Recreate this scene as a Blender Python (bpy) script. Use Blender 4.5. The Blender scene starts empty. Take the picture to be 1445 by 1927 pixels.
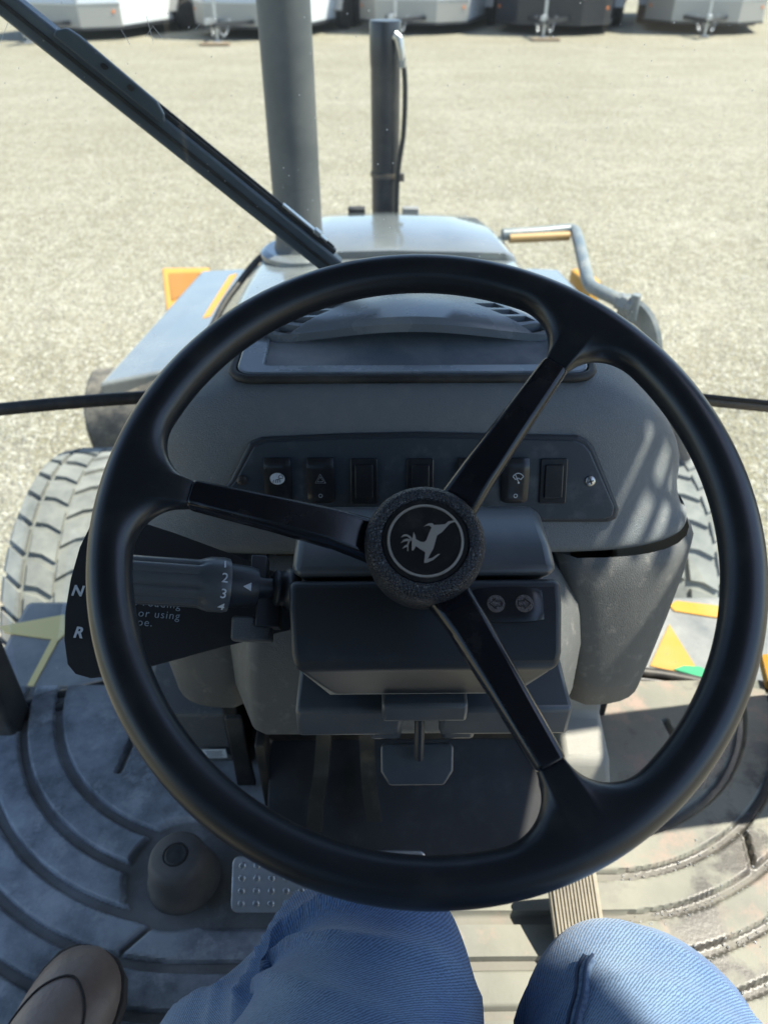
import bpy, bmesh, math, random
import numpy as np
from mathutils import Vector, Matrix, noise
random.seed(7); np.random.seed(7)
R = math.radians
scene = bpy.context.scene
COL = scene.collection
FZ = 1.2            # cab floor above the ground; cab coordinates have z = 0 on the floor

# ------------------------------------------------------------------ camera
TH, YAW, FOC = R(37.5), R(0.57), 1400.0          # pitch down, yaw, focal length in photo pixels (1445 x 1927)
CAM = Vector((-0.033, 0.0, 0.95))
fwd = Vector((math.sin(YAW)*math.cos(TH), math.cos(YAW)*math.cos(TH), -math.sin(TH)))
rgt = Vector((math.cos(YAW), -math.sin(YAW), 0)); upv = rgt.cross(fwd)
cd = bpy.data.cameras.new('camera'); cam = bpy.data.objects.new('camera', cd); COL.objects.link(cam)
M = Matrix((rgt, upv, -fwd)).transposed().to_4x4(); M.translation = CAM + Vector((0, 0, FZ)); cam.matrix_world = M
cd.sensor_fit = 'VERTICAL'; cd.sensor_height = 36.0; cd.sensor_width = 27.0
cd.lens = FOC/1927*36.0
cd.clip_start = 0.02; cd.clip_end = 2000
cd.dof.use_dof = True; cd.dof.focus_distance = 0.56; cd.dof.aperture_fstop = 8.0
scene.camera = cam

# ------------------------------------------------------------------ sky, sun, exposure
SUN = Vector((0.53, 0.07, 1.0)).normalized()
elev = math.asin(SUN.z); az = math.atan2(SUN.x, SUN.y)
w = bpy.data.worlds.new('World'); scene.world = w; w.use_nodes = True
nt = w.node_tree; bg = nt.nodes['Background']
sky = nt.nodes.new('ShaderNodeTexSky'); sky.sky_type = 'NISHITA'; sky.sun_disc = False
sky.sun_elevation = elev; sky.sun_rotation = az; sky.air_density = 1.0; sky.dust_density = 0.4
nt.links.new(sky.outputs[0], bg.inputs[0]); bg.inputs[1].default_value = 0.13
sl = bpy.data.lights.new('sun', 'SUN'); sl.energy = 5.0; sl.angle = R(0.6); sl.color = (1.0, 0.938, 0.80)
so = bpy.data.objects.new('sun', sl); COL.objects.link(so)
so.rotation_euler = (-SUN).to_track_quat('-Z', 'Y').to_euler(); so.location = (20, 10, 40)
vs = scene.view_settings; vs.view_transform = 'Standard'; vs.look = 'None'; vs.gamma = 1.0; vs.exposure = 1.25
try: vs.use_curve_mapping = False
except Exception: pass
scene.cycles.max_bounces = 8; scene.cycles.transparent_max_bounces = 16
try: scene.cycles.use_denoising = True
except Exception: pass

# ------------------------------------------------------------------ authoring helpers: a point of the place from a sight line and a known plane
def ray(x, y): return fwd + rgt*((x-722.5)/FOC) + upv*((963.5-y)/FOC)
def dep(x, y, d): return CAM + ray(x, y)*d
def onz(x, y, z): d = ray(x, y); return CAM + d*((z-CAM.z)/d.z)
def ony(x, y, yy): d = ray(x, y); return CAM + d*((yy-CAM.y)/d.y)
def onp(x, y, p, n): d = ray(x, y); return CAM + d*((Vector(p)-CAM).dot(n)/d.dot(n))

# ------------------------------------------------------------------ materials
MATS = {}
def mat(name, col, rough=0.5, metal=0.0, var=None, bump=None, spec=0.5, coat=0.0, rvar=None, sheen=0.0, dust=None):
    """var=(scale, colour2, lo, hi, detail); bump=(kind, scale, strength, dist); dust=(scale, colour, lo, hi, max)"""
    m = bpy.data.materials.new(name); m.use_nodes = True; MATS[name] = m
    t = m.node_tree; N = t.nodes; L = t.links; b = N['Principled BSDF']
    b.inputs['Base Color'].default_value = (*col, 1); b.inputs['Roughness'].default_value = rough
    b.inputs['Metallic'].default_value = metal; b.inputs['Specular IOR Level'].default_value = spec
    b.inputs['Coat Weight'].default_value = coat; b.inputs['Sheen Weight'].default_value = sheen
    tc = N.new('ShaderNodeTexCoord'); out = None
    def noi(scale, detail=4, rough_=0.55):
        n = N.new('ShaderNodeTexNoise'); n.inputs['Scale'].default_value = scale; n.inputs['Detail'].default_value = detail
        n.inputs['Roughness'].default_value = rough_
        L.new(tc.outputs['Object'], n.inputs['Vector']); return n
    def ramp(src, lo, hi, a=0.0, c=1.0):
        r = N.new('ShaderNodeMapRange'); r.inputs[1].default_value = lo; r.inputs[2].default_value = hi
        r.inputs[3].default_value = a; r.inputs[4].default_value = c; L.new(src, r.inputs[0]); return r
    cur = None
    if var:
        n = noi(var[0], var[4] if len(var) > 4 else 5); r = ramp(n.outputs['Fac'], var[2], var[3])
        mx = N.new('ShaderNodeMix'); mx.data_type = 'RGBA'; mx.inputs['A'].default_value = (*col, 1); mx.inputs['B'].default_value = (*var[1], 1)
        L.new(r.outputs[0], mx.inputs['Factor']); cur = mx.outputs['Result']
    if dust:
        n = noi(dust[0], 8, 0.65); r = ramp(n.outputs['Fac'], dust[2], dust[3], 0, dust[4])
        mx = N.new('ShaderNodeMix'); mx.data_type = 'RGBA'; mx.inputs['B'].default_value = (*dust[1], 1)
        if cur: L.new(cur, mx.inputs['A'])
        else: mx.inputs['A'].default_value = (*col, 1)
        L.new(r.outputs[0], mx.inputs['Factor']); cur = mx.outputs['Result']
        rr = ramp(r.outputs[0], 0, 1, rough, min(1, rough+0.35)); L.new(rr.outputs[0], b.inputs['Roughness'])
    if cur: L.new(cur, b.inputs['Base Color'])
    if rvar:
        n = noi(rvar[0], 6); r = ramp(n.outputs['Fac'], 0.35, 0.65, rvar[1], rvar[2]); L.new(r.outputs[0], b.inputs['Roughness'])
    if bump:
        kind, sc, st, di = bump
        if kind == 'voronoi':
            v = N.new('ShaderNodeTexVoronoi'); v.feature = 'SMOOTH_F1'; v.inputs['Scale'].default_value = sc
            L.new(tc.outputs['Object'], v.inputs['Vector']); h = v.outputs['Distance']
        elif kind == 'pebble':
            v = N.new('ShaderNodeTexVoronoi'); v.feature = 'DISTANCE_TO_EDGE'; v.inputs['Scale'].default_value = sc
            L.new(tc.outputs['Object'], v.inputs['Vector']); h = ramp(v.outputs['Distance'], 0.0, 0.22).outputs[0]
        else:
            h = noi(sc, 6).outputs['Fac']
        bp = N.new('ShaderNodeBump'); bp.inputs['Strength'].default_value = st; bp.inputs['Distance'].default_value = di
        L.new(h, bp.inputs['Height']); L.new(bp.outputs[0], b.inputs['Normal'])
    return m

DUSTC = (0.36, 0.33, 0.27)
mat('dash_plastic', (0.122, 0.140, 0.150), 0.46, bump=('pebble', 560, 0.35, 0.0010), var=(9, (0.136, 0.152, 0.160), 0.35, 0.7), dust=(60, DUSTC, 0.50, 0.85, 0.20))
mat('smooth_plastic', (0.062, 0.070, 0.078), 0.32, var=(12, (0.085, 0.092, 0.096), 0.35, 0.7), dust=(22, DUSTC, 0.5, 0.85, 0.12))
mat('grey_plastic', (0.088, 0.095, 0.095), 0.5, bump=('pebble', 560, 0.3, 0.0009), var=(10, (0.102, 0.108, 0.106), 0.35, 0.7), dust=(70, (0.45, 0.43, 0.38), 0.56, 0.80, 0.35))
mat('pale_plastic', (0.24, 0.24, 0.215), 0.5, bump=('pebble', 560, 0.3, 0.0009), dust=(24, DUSTC, 0.5, 0.8, 0.3))
mat('black_plastic', (0.024, 0.028, 0.033), 0.42, bump=('pebble', 1100, 0.10, 0.0004), dust=(40, DUSTC, 0.55, 0.9, 0.07))
mat('plate_black', (0.012, 0.013, 0.015), 0.5, dust=(30, DUSTC, 0.55, 0.85, 0.06))
mat('switch_plastic', (0.018, 0.020, 0.023), 0.24, dust=(60, DUSTC, 0.5, 0.9, 0.05))
mat('panel_plastic', (0.034, 0.043, 0.053), 0.36, dust=(35, (0.30, 0.32, 0.33), 0.52, 0.75, 0.20))
mat('rim_rubber', (0.012, 0.0145, 0.018), 0.33, bump=('noise', 900, 0.05, 0.0003), rvar=(9, 0.29, 0.39), dust=(34, (0.2, 0.19, 0.17), 0.52, 0.85, 0.12))
mat('spoke_paint', (0.008, 0.009, 0.012), 0.16, dust=(45, DUSTC, 0.55, 0.8, 0.05), rvar=(18, 0.10, 0.32))
mat('hub_grain', (0.024, 0.027, 0.034), 0.42, bump=('pebble', 520, 0.9, 0.0014))
mat('emblem_black', (0.012, 0.013, 0.014), 0.3, dust=(60, DUSTC, 0.5, 0.8, 0.10))
mat('emblem_silver', (0.62, 0.60, 0.55), 0.42, metal=0.85, bump=('noise', 1500, 0.15, 0.0003))
mat('print_white', (0.62, 0.66, 0.70), 0.5, dust=(200, (0.2, 0.22, 0.25), 0.5, 0.7, 0.5))
mat('print_soft', (0.34, 0.40, 0.46), 0.5)
mat('print_grey', (0.26, 0.28, 0.30), 0.5)
mat('lamp_lens', (0.13, 0.11, 0.10), 0.5, bump=('voronoi', 900, 0.6, 0.001))
mat('lens_glass', (0.16, 0.185, 0.21), 0.10, dust=(7, (0.42, 0.43, 0.42), 0.42, 0.62, 0.45))
mat('cover_plastic', (0.150, 0.172, 0.190), 0.24, dust=(16, (0.36, 0.37, 0.36), 0.46, 0.70, 0.35), rvar=None)
mat('rubber', (0.014, 0.014, 0.014), 0.6, dust=(20, DUSTC, 0.45, 0.8, 0.15))
mat('wiper_paint', (0.075, 0.098, 0.122), 0.36, dust=(18, (0.3, 0.3, 0.28), 0.5, 0.85, 0.2))
mat('weathered_rubber', (0.035, 0.034, 0.032), 0.7, dust=(13, (0.26, 0.235, 0.19), 0.40, 0.70, 0.75), bump=('noise', 60, 0.5, 0.006))
mat('seal_rubber', (0.02, 0.019, 0.018), 0.45, dust=(30, DUSTC, 0.45, 0.8, 0.2))
mat('steel_worn', (0.10, 0.09, 0.075), 0.5, metal=0.4, dust=(30, (0.30, 0.24, 0.17), 0.4, 0.75, 0.5), bump=('noise', 200, 0.2, 0.001))
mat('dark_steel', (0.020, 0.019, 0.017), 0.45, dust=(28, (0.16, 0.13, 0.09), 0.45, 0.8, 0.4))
mat('arm_steel', (0.070, 0.064, 0.052), 0.30, metal=0.4, dust=(40, (0.22, 0.18, 0.12), 0.5, 0.8, 0.5))
mat('toe_shade', (0.020, 0.022, 0.025), 0.65, dust=(40, (0.10, 0.10, 0.10), 0.5, 0.8, 0.3))  # near-black tone standing in for shade on the pedal floor
mat('zinc', (0.55, 0.55, 0.53), 0.35, metal=0.9, dust=(40, DUSTC, 0.5, 0.8, 0.4))
mat('pedal_steel', (0.46, 0.48, 0.50), 0.34, metal=0.7, dust=(24, (0.30, 0.29, 0.27), 0.42, 0.72, 0.6))
mat('pedal_rubber', (0.22, 0.20, 0.16), 0.8, dust=(26, (0.42, 0.38, 0.29), 0.4, 0.7, 0.6))
mat('boot_rubber', (0.085, 0.080, 0.076), 0.6, dust=(16, (0.24, 0.21, 0.18), 0.4, 0.75, 0.5))
mat('hood_paint', (0.085, 0.102, 0.112), 0.16, coat=1.0, dust=(3.5, (0.30, 0.31, 0.285), 0.10, 0.95, 0.55))
mat('stack_paint', (0.058, 0.066, 0.070), 0.5, dust=(7, (0.20, 0.20, 0.18), 0.40, 0.80, 0.4), bump=('noise', 300, 0.08, 0.0006))
mat('cylinder_paint', (0.022, 0.026, 0.032), 0.33, dust=(12, DUSTC, 0.5, 0.85, 0.15))
mat('yellow_paint', (0.52, 0.25, 0.018), 0.4, dust=(9, (0.36, 0.28, 0.15), 0.45, 0.8, 0.35))
mat('yellow_shaded', (0.30, 0.13, 0.012), 0.6)  # darker orange for the shading inside the arm bracket
mat('rail_yellow', (0.36, 0.22, 0.07), 0.5)
mat('pale_yellow', (0.80, 0.60, 0.22), 0.5)
mat('decal_green', (0.03, 0.30, 0.13), 0.45)
mat('plate_grey', (0.13, 0.135, 0.135), 0.45, dust=(9, (0.38, 0.37, 0.34), 0.35, 0.7, 0.6))
mat('tyre_rubber', (0.13, 0.138, 0.132), 0.85, dust=(9, (0.27, 0.275, 0.25), 0.34, 0.66, 0.9), bump=('noise', 160, 0.25, 0.002))
mat('tube_paint', (0.12, 0.15, 0.165), 0.35, dust=(20, (0.4, 0.38, 0.33), 0.4, 0.75, 0.5))
mat('hose_rubber', (0.018, 0.018, 0.018), 0.5, bump=('voronoi', 400, 0.3, 0.001))
mat('leather', (0.20, 0.145, 0.115), 0.42, var=(16, (0.32, 0.25, 0.205), 0.4, 0.75), bump=('noise', 130, 0.35, 0.003), dust=(24, (0.26, 0.22, 0.18), 0.45, 0.8, 0.35))
mat('leather_seam', (0.03, 0.022, 0.018), 0.6)
mat('boot_sole', (0.06, 0.05, 0.042), 0.8)
mat('thread', (0.42, 0.33, 0.18), 0.7)
mat('trailer_white', (0.62, 0.65, 0.67), 0.35)
mat('trailer_black', (0.022, 0.024, 0.03), 0.3)
mat('trailer_grey', (0.30, 0.33, 0.36), 0.35)
mat('tread_aluminium', (0.40, 0.39, 0.36), 0.5, metal=0.5)
mat('trailer_steel', (0.03, 0.032, 0.036), 0.45)
mat('galvanised', (0.5, 0.52, 0.54), 0.35, metal=0.8)
mat('amber', (0.8, 0.22, 0.04), 0.3)
mat('wood_block', (0.26, 0.19, 0.12), 0.8)
mat('wheel_rim_grey', (0.45, 0.46, 0.48), 0.4, metal=0.6)
mat('seat_fabric', (0.03, 0.03, 0.032), 0.85)
mat('cab_paint', (0.035, 0.035, 0.036), 0.45, dust=(12, DUSTC, 0.45, 0.8, 0.2))
mat('sticker', (0.72, 0.76, 0.76), 0.5)
mat('shirt', (0.05, 0.055, 0.07), 0.9)
mat('stone', (0.225, 0.213, 0.165), 0.9, var=(3.0, (0.40, 0.388, 0.33), 0.4, 0.6, 2))

def gravel_material():
    m = bpy.data.materials.new('gravel'); m.use_nodes = True; MATS['gravel'] = m
    t = m.node_tree; N = t.nodes; L = t.links; b = N['Principled BSDF']; b.inputs['Roughness'].default_value = 0.95
    b.inputs['Specular IOR Level'].default_value = 0.2
    tc = N.new('ShaderNodeTexCoord')
    def nz(s, d=4):
        n = N.new('ShaderNodeTexNoise'); n.inputs['Scale'].default_value = s; n.inputs['Detail'].default_value = d
        L.new(tc.outputs['Object'], n.inputs['Vector']); return n
    def mx(a, bcol, fac, mode='MIX'):
        x = N.new('ShaderNodeMix'); x.data_type = 'RGBA'; x.blend_type = mode
        if isinstance(a, tuple): x.inputs['A'].default_value = (*a, 1)
        else: L.new(a, x.inputs['A'])
        if isinstance(bcol, tuple): x.inputs['B'].default_value = (*bcol, 1)
        else: L.new(bcol, x.inputs['B'])
        if isinstance(fac, float): x.inputs['Factor'].default_value = fac
        else: L.new(fac, x.inputs['Factor'])
        return x.outputs['Result']
    def rg(src, lo, hi, a=0., c=1.):
        r = N.new('ShaderNodeMapRange'); r.inputs[1].default_value = lo; r.inputs[2].default_value = hi
        r.inputs[3].default_value = a; r.inputs[4].default_value = c; L.new(src, r.inputs[0]); return r.outputs[0]
    big = rg(nz(0.45, 6).outputs['Fac'], 0.38, 0.62)
    c = mx((0.198, 0.182, 0.122), (0.266, 0.251, 0.188), big)
    mid = rg(nz(6, 6).outputs['Fac'], 0.38, 0.62)
    c = mx((0.203, 0.188, 0.132), c, mid)
    v = N.new('ShaderNodeTexVoronoi'); v.inputs['Scale'].default_value = 58; L.new(tc.outputs['Object'], v.inputs['Vector'])
    sep = N.new('ShaderNodeSeparateColor'); L.new(v.outputs['Color'], sep.inputs[0])
    c = mx(c, (0.42, 0.405, 0.34), rg(sep.outputs[0], 0.58, 1.0, 0, 1.0))
    c = mx(c, (0.135, 0.122, 0.098), rg(sep.outputs[1], 0.62, 1.0, 0, 0.9))
    mp = N.new('ShaderNodeMapping'); mp.inputs['Scale'].default_value = (0.28, 0.8, 1); mp.inputs['Rotation'].default_value = (0, 0, R(12)); L.new(tc.outputs['Object'], mp.inputs[0])
    tr = N.new('ShaderNodeTexNoise'); tr.inputs['Scale'].default_value = 1.6; tr.inputs['Detail'].default_value = 7; tr.inputs['Roughness'].default_value = 0.65; L.new(mp.outputs[0], tr.inputs['Vector'])
    c = mx(c, (0.33, 0.305, 0.245), rg(tr.outputs['Fac'], 0.50, 0.68, 0, 0.30))      # worn, paler wheel tracks
    c = mx(c, (0.185, 0.160, 0.115), rg(tr.outputs['Fac'], 0.46, 0.30, 0, 0.30))
    L.new(c, b.inputs['Base Color'])
    bp = N.new('ShaderNodeBump'); bp.inputs['Strength'].default_value = 0.9; bp.inputs['Distance'].default_value = 0.014
    v2 = N.new('ShaderNodeTexVoronoi'); v2.inputs['Scale'].default_value = 58; v2.feature = 'SMOOTH_F1'; L.new(tc.outputs['Object'], v2.inputs['Vector'])
    inv = rg(v2.outputs['Distance'], 0, 0.7, 1, 0); L.new(inv, bp.inputs['Height'])
    bp2 = N.new('ShaderNodeBump'); bp2.inputs['Strength'].default_value = 0.6; bp2.inputs['Distance'].default_value = 0.05
    L.new(nz(5, 6).outputs['Fac'], bp2.inputs['Height']); L.new(bp.outputs[0], bp2.inputs['Normal']); L.new(bp2.outputs[0], b.inputs['Normal'])
gravel_material()

def glass_material(name, tint, veil, speck):
    m = bpy.data.materials.new(name); m.use_nodes = True; MATS[name] = m
    t = m.node_tree; N = t.nodes; L = t.links; N.remove(N['Principled BSDF']); out = N['Material Output']
    tr = N.new('ShaderNodeBsdfTransparent'); tr.inputs[0].default_value = (*tint, 1)
    gl = N.new('ShaderNodeBsdfGlossy'); gl.inputs['Roughness'].default_value = 0.0
    fr = N.new('ShaderNodeFresnel'); fr.inputs[0].default_value = 1.45
    m1 = N.new('ShaderNodeMixShader'); L.new(fr.outputs[0], m1.inputs[0]); L.new(tr.outputs[0], m1.inputs[1]); L.new(gl.outputs[0], m1.inputs[2])
    df = N.new('ShaderNodeBsdfDiffuse'); df.inputs[0].default_value = (0.75, 0.75, 0.72, 1)
    tl = N.new('ShaderNodeBsdfTranslucent'); tl.inputs[0].default_value = (0.75, 0.75, 0.72, 1)
    ad = N.new('ShaderNodeMixShader'); ad.inputs[0].default_value = 0.6; L.new(df.outputs[0], ad.inputs[1]); L.new(tl.outputs[0], ad.inputs[2])
    tc = N.new('ShaderNodeTexCoord')
    n = N.new('ShaderNodeTexNoise'); n.inputs['Scale'].default_value = 4; n.inputs['Detail'].default_value = 6; L.new(tc.outputs['Object'], n.inputs['Vector'])
    r = N.new('ShaderNodeMapRange'); r.inputs[1].default_value = 0.3; r.inputs[2].default_value = 0.75; r.inputs[3].default_value = veil*0.5; r.inputs[4].default_value = veil*1.5
    L.new(n.outputs['Fac'], r.inputs[0])
    v = N.new('ShaderNodeTexVoronoi'); v.inputs['Scale'].default_value = 75; L.new(tc.outputs['Object'], v.inputs['Vector'])
    s2 = N.new('ShaderNodeMapRange'); s2.inputs[1].default_value = 0.10; s2.inputs[2].default_value = 0.05; s2.inputs[3].default_value = 0; s2.inputs[4].default_value = speck
    L.new(v.outputs['Distance'], s2.inputs[0])
    ax = N.new('ShaderNodeMath'); ax.operation = 'MAXIMUM'; L.new(r.outputs[0], ax.inputs[0]); L.new(s2.outputs[0], ax.inputs[1])
    m2 = N.new('ShaderNodeMixShader'); L.new(ax.outputs[0], m2.inputs[0]); L.new(m1.outputs[0], m2.inputs[1]); L.new(ad.outputs[0], m2.inputs[2])
    L.new(m2.outputs[0], out.inputs[0])
glass_material('windshield_glass', (0.93, 0.965, 0.955), 0.026, 0.45)
glass_material('tinted_glass', (0.42, 0.45, 0.45), 0.01, 0.1)
glass_material('lower_glass', (0.90, 0.94, 0.93), 0.03, 0.35)

def denim_material():
    m = bpy.data.materials.new('denim'); m.use_nodes = True; MATS['denim'] = m
    t = m.node_tree; N = t.nodes; L = t.links; b = N['Principled BSDF']; b.inputs['Roughness'].default_value = 0.9
    b.inputs['Sheen Weight'].default_value = 0.25; b.inputs['Specular IOR Level'].default_value = 0.15
    uv = N.new('ShaderNodeUVMap'); uv.uv_map = 'UVMap'
    mp = N.new('ShaderNodeMapping'); mp.inputs['Rotation'].default_value = (0, 0, R(58)); L.new(uv.outputs[0], mp.inputs[0])
    wv = N.new('ShaderNodeTexWave'); wv.inputs['Scale'].default_value = 215; wv.inputs['Distortion'].default_value = 3.5; wv.inputs['Detail'].default_value = 3
    wv.inputs['Detail Scale'].default_value = 3
    L.new(mp.outputs[0], wv.inputs[0])
    tc = N.new('ShaderNodeTexCoord')
    n = N.new('ShaderNodeTexNoise'); n.inputs['Scale'].default_value = 9; n.inputs['Detail'].default_value = 7; L.new(tc.outputs['Object'], n.inputs['Vector'])
    r = N.new('ShaderNodeMapRange'); r.inputs[1].default_value = 0.35; r.inputs[2].default_value = 0.68; L.new(n.outputs['Fac'], r.inputs[0])
    x = N.new('ShaderNodeMix'); x.data_type = 'RGBA'; x.inputs['A'].default_value = (0.070, 0.132, 0.265, 1); x.inputs['B'].default_value = (0.160, 0.240, 0.350, 1)
    L.new(r.outputs[0], x.inputs['Factor'])
    y = N.new('ShaderNodeMix'); y.data_type = 'RGBA'; y.blend_type = 'MULTIPLY'; y.inputs['Factor'].default_value = 0.60
    L.new(x.outputs['Result'], y.inputs['A']); L.new(wv.outputs['Color'], y.inputs['B'])
    g = N.new('ShaderNodeMix'); g.data_type = 'RGBA'; g.blend_type = 'MULTIPLY'; g.inputs['Factor'].default_value = 1
    g.inputs['B'].default_value = (1.42, 1.42, 1.42, 1); L.new(y.outputs['Result'], g.inputs['A'])
    L.new(g.outputs['Result'], b.inputs['Base Color'])
    bp = N.new('ShaderNodeBump'); bp.inputs['Strength'].default_value = 0.3; bp.inputs['Distance'].default_value = 0.0010
    L.new(wv.outputs['Fac'], bp.inputs['Height']); L.new(bp.outputs[0], b.inputs['Normal'])
denim_material()

def mat_material():
    m = bpy.data.materials.new('floor_rubber'); m.use_nodes = True; MATS['floor_rubber'] = m
    t = m.node_tree; N = t.nodes; L = t.links; b = N['Principled BSDF']
    tc = N.new('ShaderNodeTexCoord')
    def nz(s, d=6, ro=0.6):
        n = N.new('ShaderNodeTexNoise'); n.inputs['Scale'].default_value = s; n.inputs['Detail'].default_value = d; n.inputs['Roughness'].default_value = ro
        L.new(tc.outputs['Object'], n.inputs['Vector']); return n.outputs['Fac']
    def rg(src, lo, hi, a=0., c=1.):
        r = N.new('ShaderNodeMapRange'); r.inputs[1].default_value = lo; r.inputs[2].default_value = hi
        r.inputs[3].default_value = a; r.inputs[4].default_value = c; L.new(src, r.inputs[0]); return r.outputs[0]
    def mx(a, bb, f):
        x = N.new('ShaderNodeMix'); x.data_type = 'RGBA'
        for k, s in (('A', a), ('B', bb)):
            if isinstance(s, tuple): x.inputs[k].default_value = (*s, 1)
            else: L.new(s, x.inputs[k])
        L.new(f, x.inputs['Factor']); return x.outputs['Result']
    def math_(op, a, bb):
        n = N.new('ShaderNodeMath'); n.operation = op
        for i, s in enumerate((a, bb)):
            if isinstance(s, (int, float)): n.inputs[i].default_value = s
            else: L.new(s, n.inputs[i])
        return n.outputs[0]
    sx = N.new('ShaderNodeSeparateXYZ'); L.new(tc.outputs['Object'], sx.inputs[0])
    dusty = rg(sx.outputs[0], -0.06, 0.09)                     # sun and shade split painted in: cool tone left, warm tone right
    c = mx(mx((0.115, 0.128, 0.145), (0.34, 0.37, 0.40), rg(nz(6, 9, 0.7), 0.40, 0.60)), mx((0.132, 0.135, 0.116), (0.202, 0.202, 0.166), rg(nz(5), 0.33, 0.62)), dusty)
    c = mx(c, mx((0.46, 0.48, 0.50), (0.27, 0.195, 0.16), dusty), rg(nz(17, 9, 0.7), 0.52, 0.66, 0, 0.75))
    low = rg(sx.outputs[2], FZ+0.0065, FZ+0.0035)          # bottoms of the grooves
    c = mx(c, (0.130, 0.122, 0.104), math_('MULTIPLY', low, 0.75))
    # water standing in the grooves on the right-hand side, spilling over here and there
    side = rg(sx.outputs[0], 0.20, 0.34)
    wet = math_('MULTIPLY', side, math_('MAXIMUM', math_('MULTIPLY', low, rg(nz(11, 5), 0.36, 0.50)), rg(nz(9.3, 6), 0.53, 0.60)))
    c = mx(c, (0.050, 0.047, 0.042), math_('MULTIPLY', wet, 0.9)); L.new(c, b.inputs['Base Color'])
    L.new(rg(wet, 0, 1, 0.72, 0.42), b.inputs['Roughness'])
    bp = N.new('ShaderNodeBump'); bp.inputs['Strength'].default_value = 0.25; bp.inputs['Distance'].default_value = 0.002
    L.new(nz(120, 5), bp.inputs['Height']); L.new(bp.outputs[0], b.inputs['Normal'])
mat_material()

# ------------------------------------------------------------------ geometry helpers (lists of vertices and faces)
class G:
    def __init__(s): s.v = []; s.f = []
    def add(s, v, f):
        o = len(s.v); s.v += [Vector(p) for p in v]; s.f += [[i+o for i in q] for q in f]; return s
def frame(z, x=None):
    z = Vector(z).normalized()
    x = Vector(x) if x is not None else (Vector((1, 0, 0)) if abs(z.x) < .9 else Vector((0, 1, 0)))
    x = (x - z*x.dot(z)).normalized(); return x, z.cross(x), z
def box(c, s, ax=None):
    c = Vector(c); ex, ey, ez = ax if ax else (Vector((1, 0, 0)), Vector((0, 1, 0)), Vector((0, 0, 1)))
    v = [c+ex*(s[0]/2*i)+ey*(s[1]/2*j)+ez*(s[2]/2*k) for k in (-1, 1) for j in (-1, 1) for i in (-1, 1)]
    return v, [[0, 2, 3, 1], [4, 5, 7, 6], [0, 1, 5, 4], [2, 6, 7, 3], [0, 4, 6, 2], [1, 3, 7, 5]]
def prism(poly, o, ex, ey, t, t0=0.0):
    """2D outline (counter-clockwise) on the plane o + x*ex + y*ey, thickness from t0 to t along ex x ey"""
    o = Vector(o); n = ex.cross(ey).normalized(); k = len(poly)
    v = [o+ex*p[0]+ey*p[1]+n*t0 for p in poly] + [o+ex*p[0]+ey*p[1]+n*t for p in poly]
    f = [list(range(k))[::-1], list(range(k, 2*k))] + [[i, (i+1) % k, (i+1) % k+k, i+k] for i in range(k)]
    return v, f
def tube(pts, r, n=12, caps=True, closed=False, squash=None):
    pts = [Vector(p) for p in pts]; k = len(pts); rr = r if isinstance(r, (list, tuple)) else [r]*k
    tan = []
    for i in range(k):
        a = pts[(i-1) % k] if (closed or i > 0) else pts[i]; b = pts[(i+1) % k] if (closed or i < k-1) else pts[i]
        tan.append((b-a).normalized())
    x, y, _ = frame(tan[0]); v = []; f = []
    for i in range(k):
        z = tan[i]; x = (x - z*x.dot(z)).normalized(); y = z.cross(x)
        for j in range(n):
            a = 2*math.pi*j/n; v.append(pts[i]+x*(math.cos(a)*rr[i])+y*(math.sin(a)*rr[i]*(squash or 1)))
    m = k if closed else k-1
    for i in range(m):
        for j in range(n):
            f.append([i*n+j, i*n+(j+1) % n, ((i+1) % k)*n+(j+1) % n, ((i+1) % k)*n+j])
    if caps and not closed: f += [list(range(n))[::-1], list(range((k-1)*n, k*n))]
    return v, f
def lathe(prof, o, axis, n=32, x=None):
    o = Vector(o); ex, ey, ez = frame(axis, x); v = []; f = []; k = len(prof)
    for (r, h) in prof:
        for j in range(n):
            a = 2*math.pi*j/n; v.append(o+ex*(r*math.cos(a))+ey*(r*math.sin(a))+ez*h)
    for i in range(k-1):
        for j in range(n): f.append([i*n+j, i*n+(j+1) % n, (i+1)*n+(j+1) % n, (i+1)*n+j])
    if prof[0][0] > 1e-6: f.append(list(range(n))[::-1])
    if prof[-1][0] > 1e-6: f.append(list(range((k-1)*n, k*n)))
    return v, f
def loft(rows, closed=False):
    n = len(rows[0]); v = [Vector(p) for row in rows for p in row]; f = []
    for i in range(len(rows)-1):
        for j in range(n if closed else n-1):
            f.append([i*n+j, i*n+(j+1) % n, (i+1)*n+(j+1) % n, (i+1)*n+j])
    return v, f
def catmull(P, n=8):
    P = [Vector(p) for p in P]; Q = [2*P[0]-P[1]]+P+[2*P[-1]-P[-2]]; out = []
    for i in range(1, len(Q)-2):
        a, b, c, d = Q[i-1], Q[i], Q[i+1], Q[i+2]
        for k in range(n):
            t = k/n; out.append(0.5*((2*b)+(c-a)*t+(2*a-5*b+4*c-d)*t*t+(3*b-a-3*c+d)*t**3))
    out.append(P[-1]); return out
def rrect(w, h, r, n=4):
    p = []
    for cx, cy, a0 in ((w/2-r, h/2-r, 0), (-w/2+r, h/2-r, 90), (-w/2+r, -h/2+r, 180), (w/2-r, -h/2+r, 270)):
        for k in range(n+1):
            a = R(a0+90*k/n); p.append((cx+r*math.cos(a), cy+r*math.sin(a)))
    return p
def ellipse(a, b, n=28, c=(0, 0)): return [(c[0]+a*math.cos(2*math.pi*k/n), c[1]+b*math.sin(2*math.pi*k/n)) for k in range(n)]
def merge(*gs):
    g = G()
    for v, f in gs: g.add(v, f)
    return g.v, g.f

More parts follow.
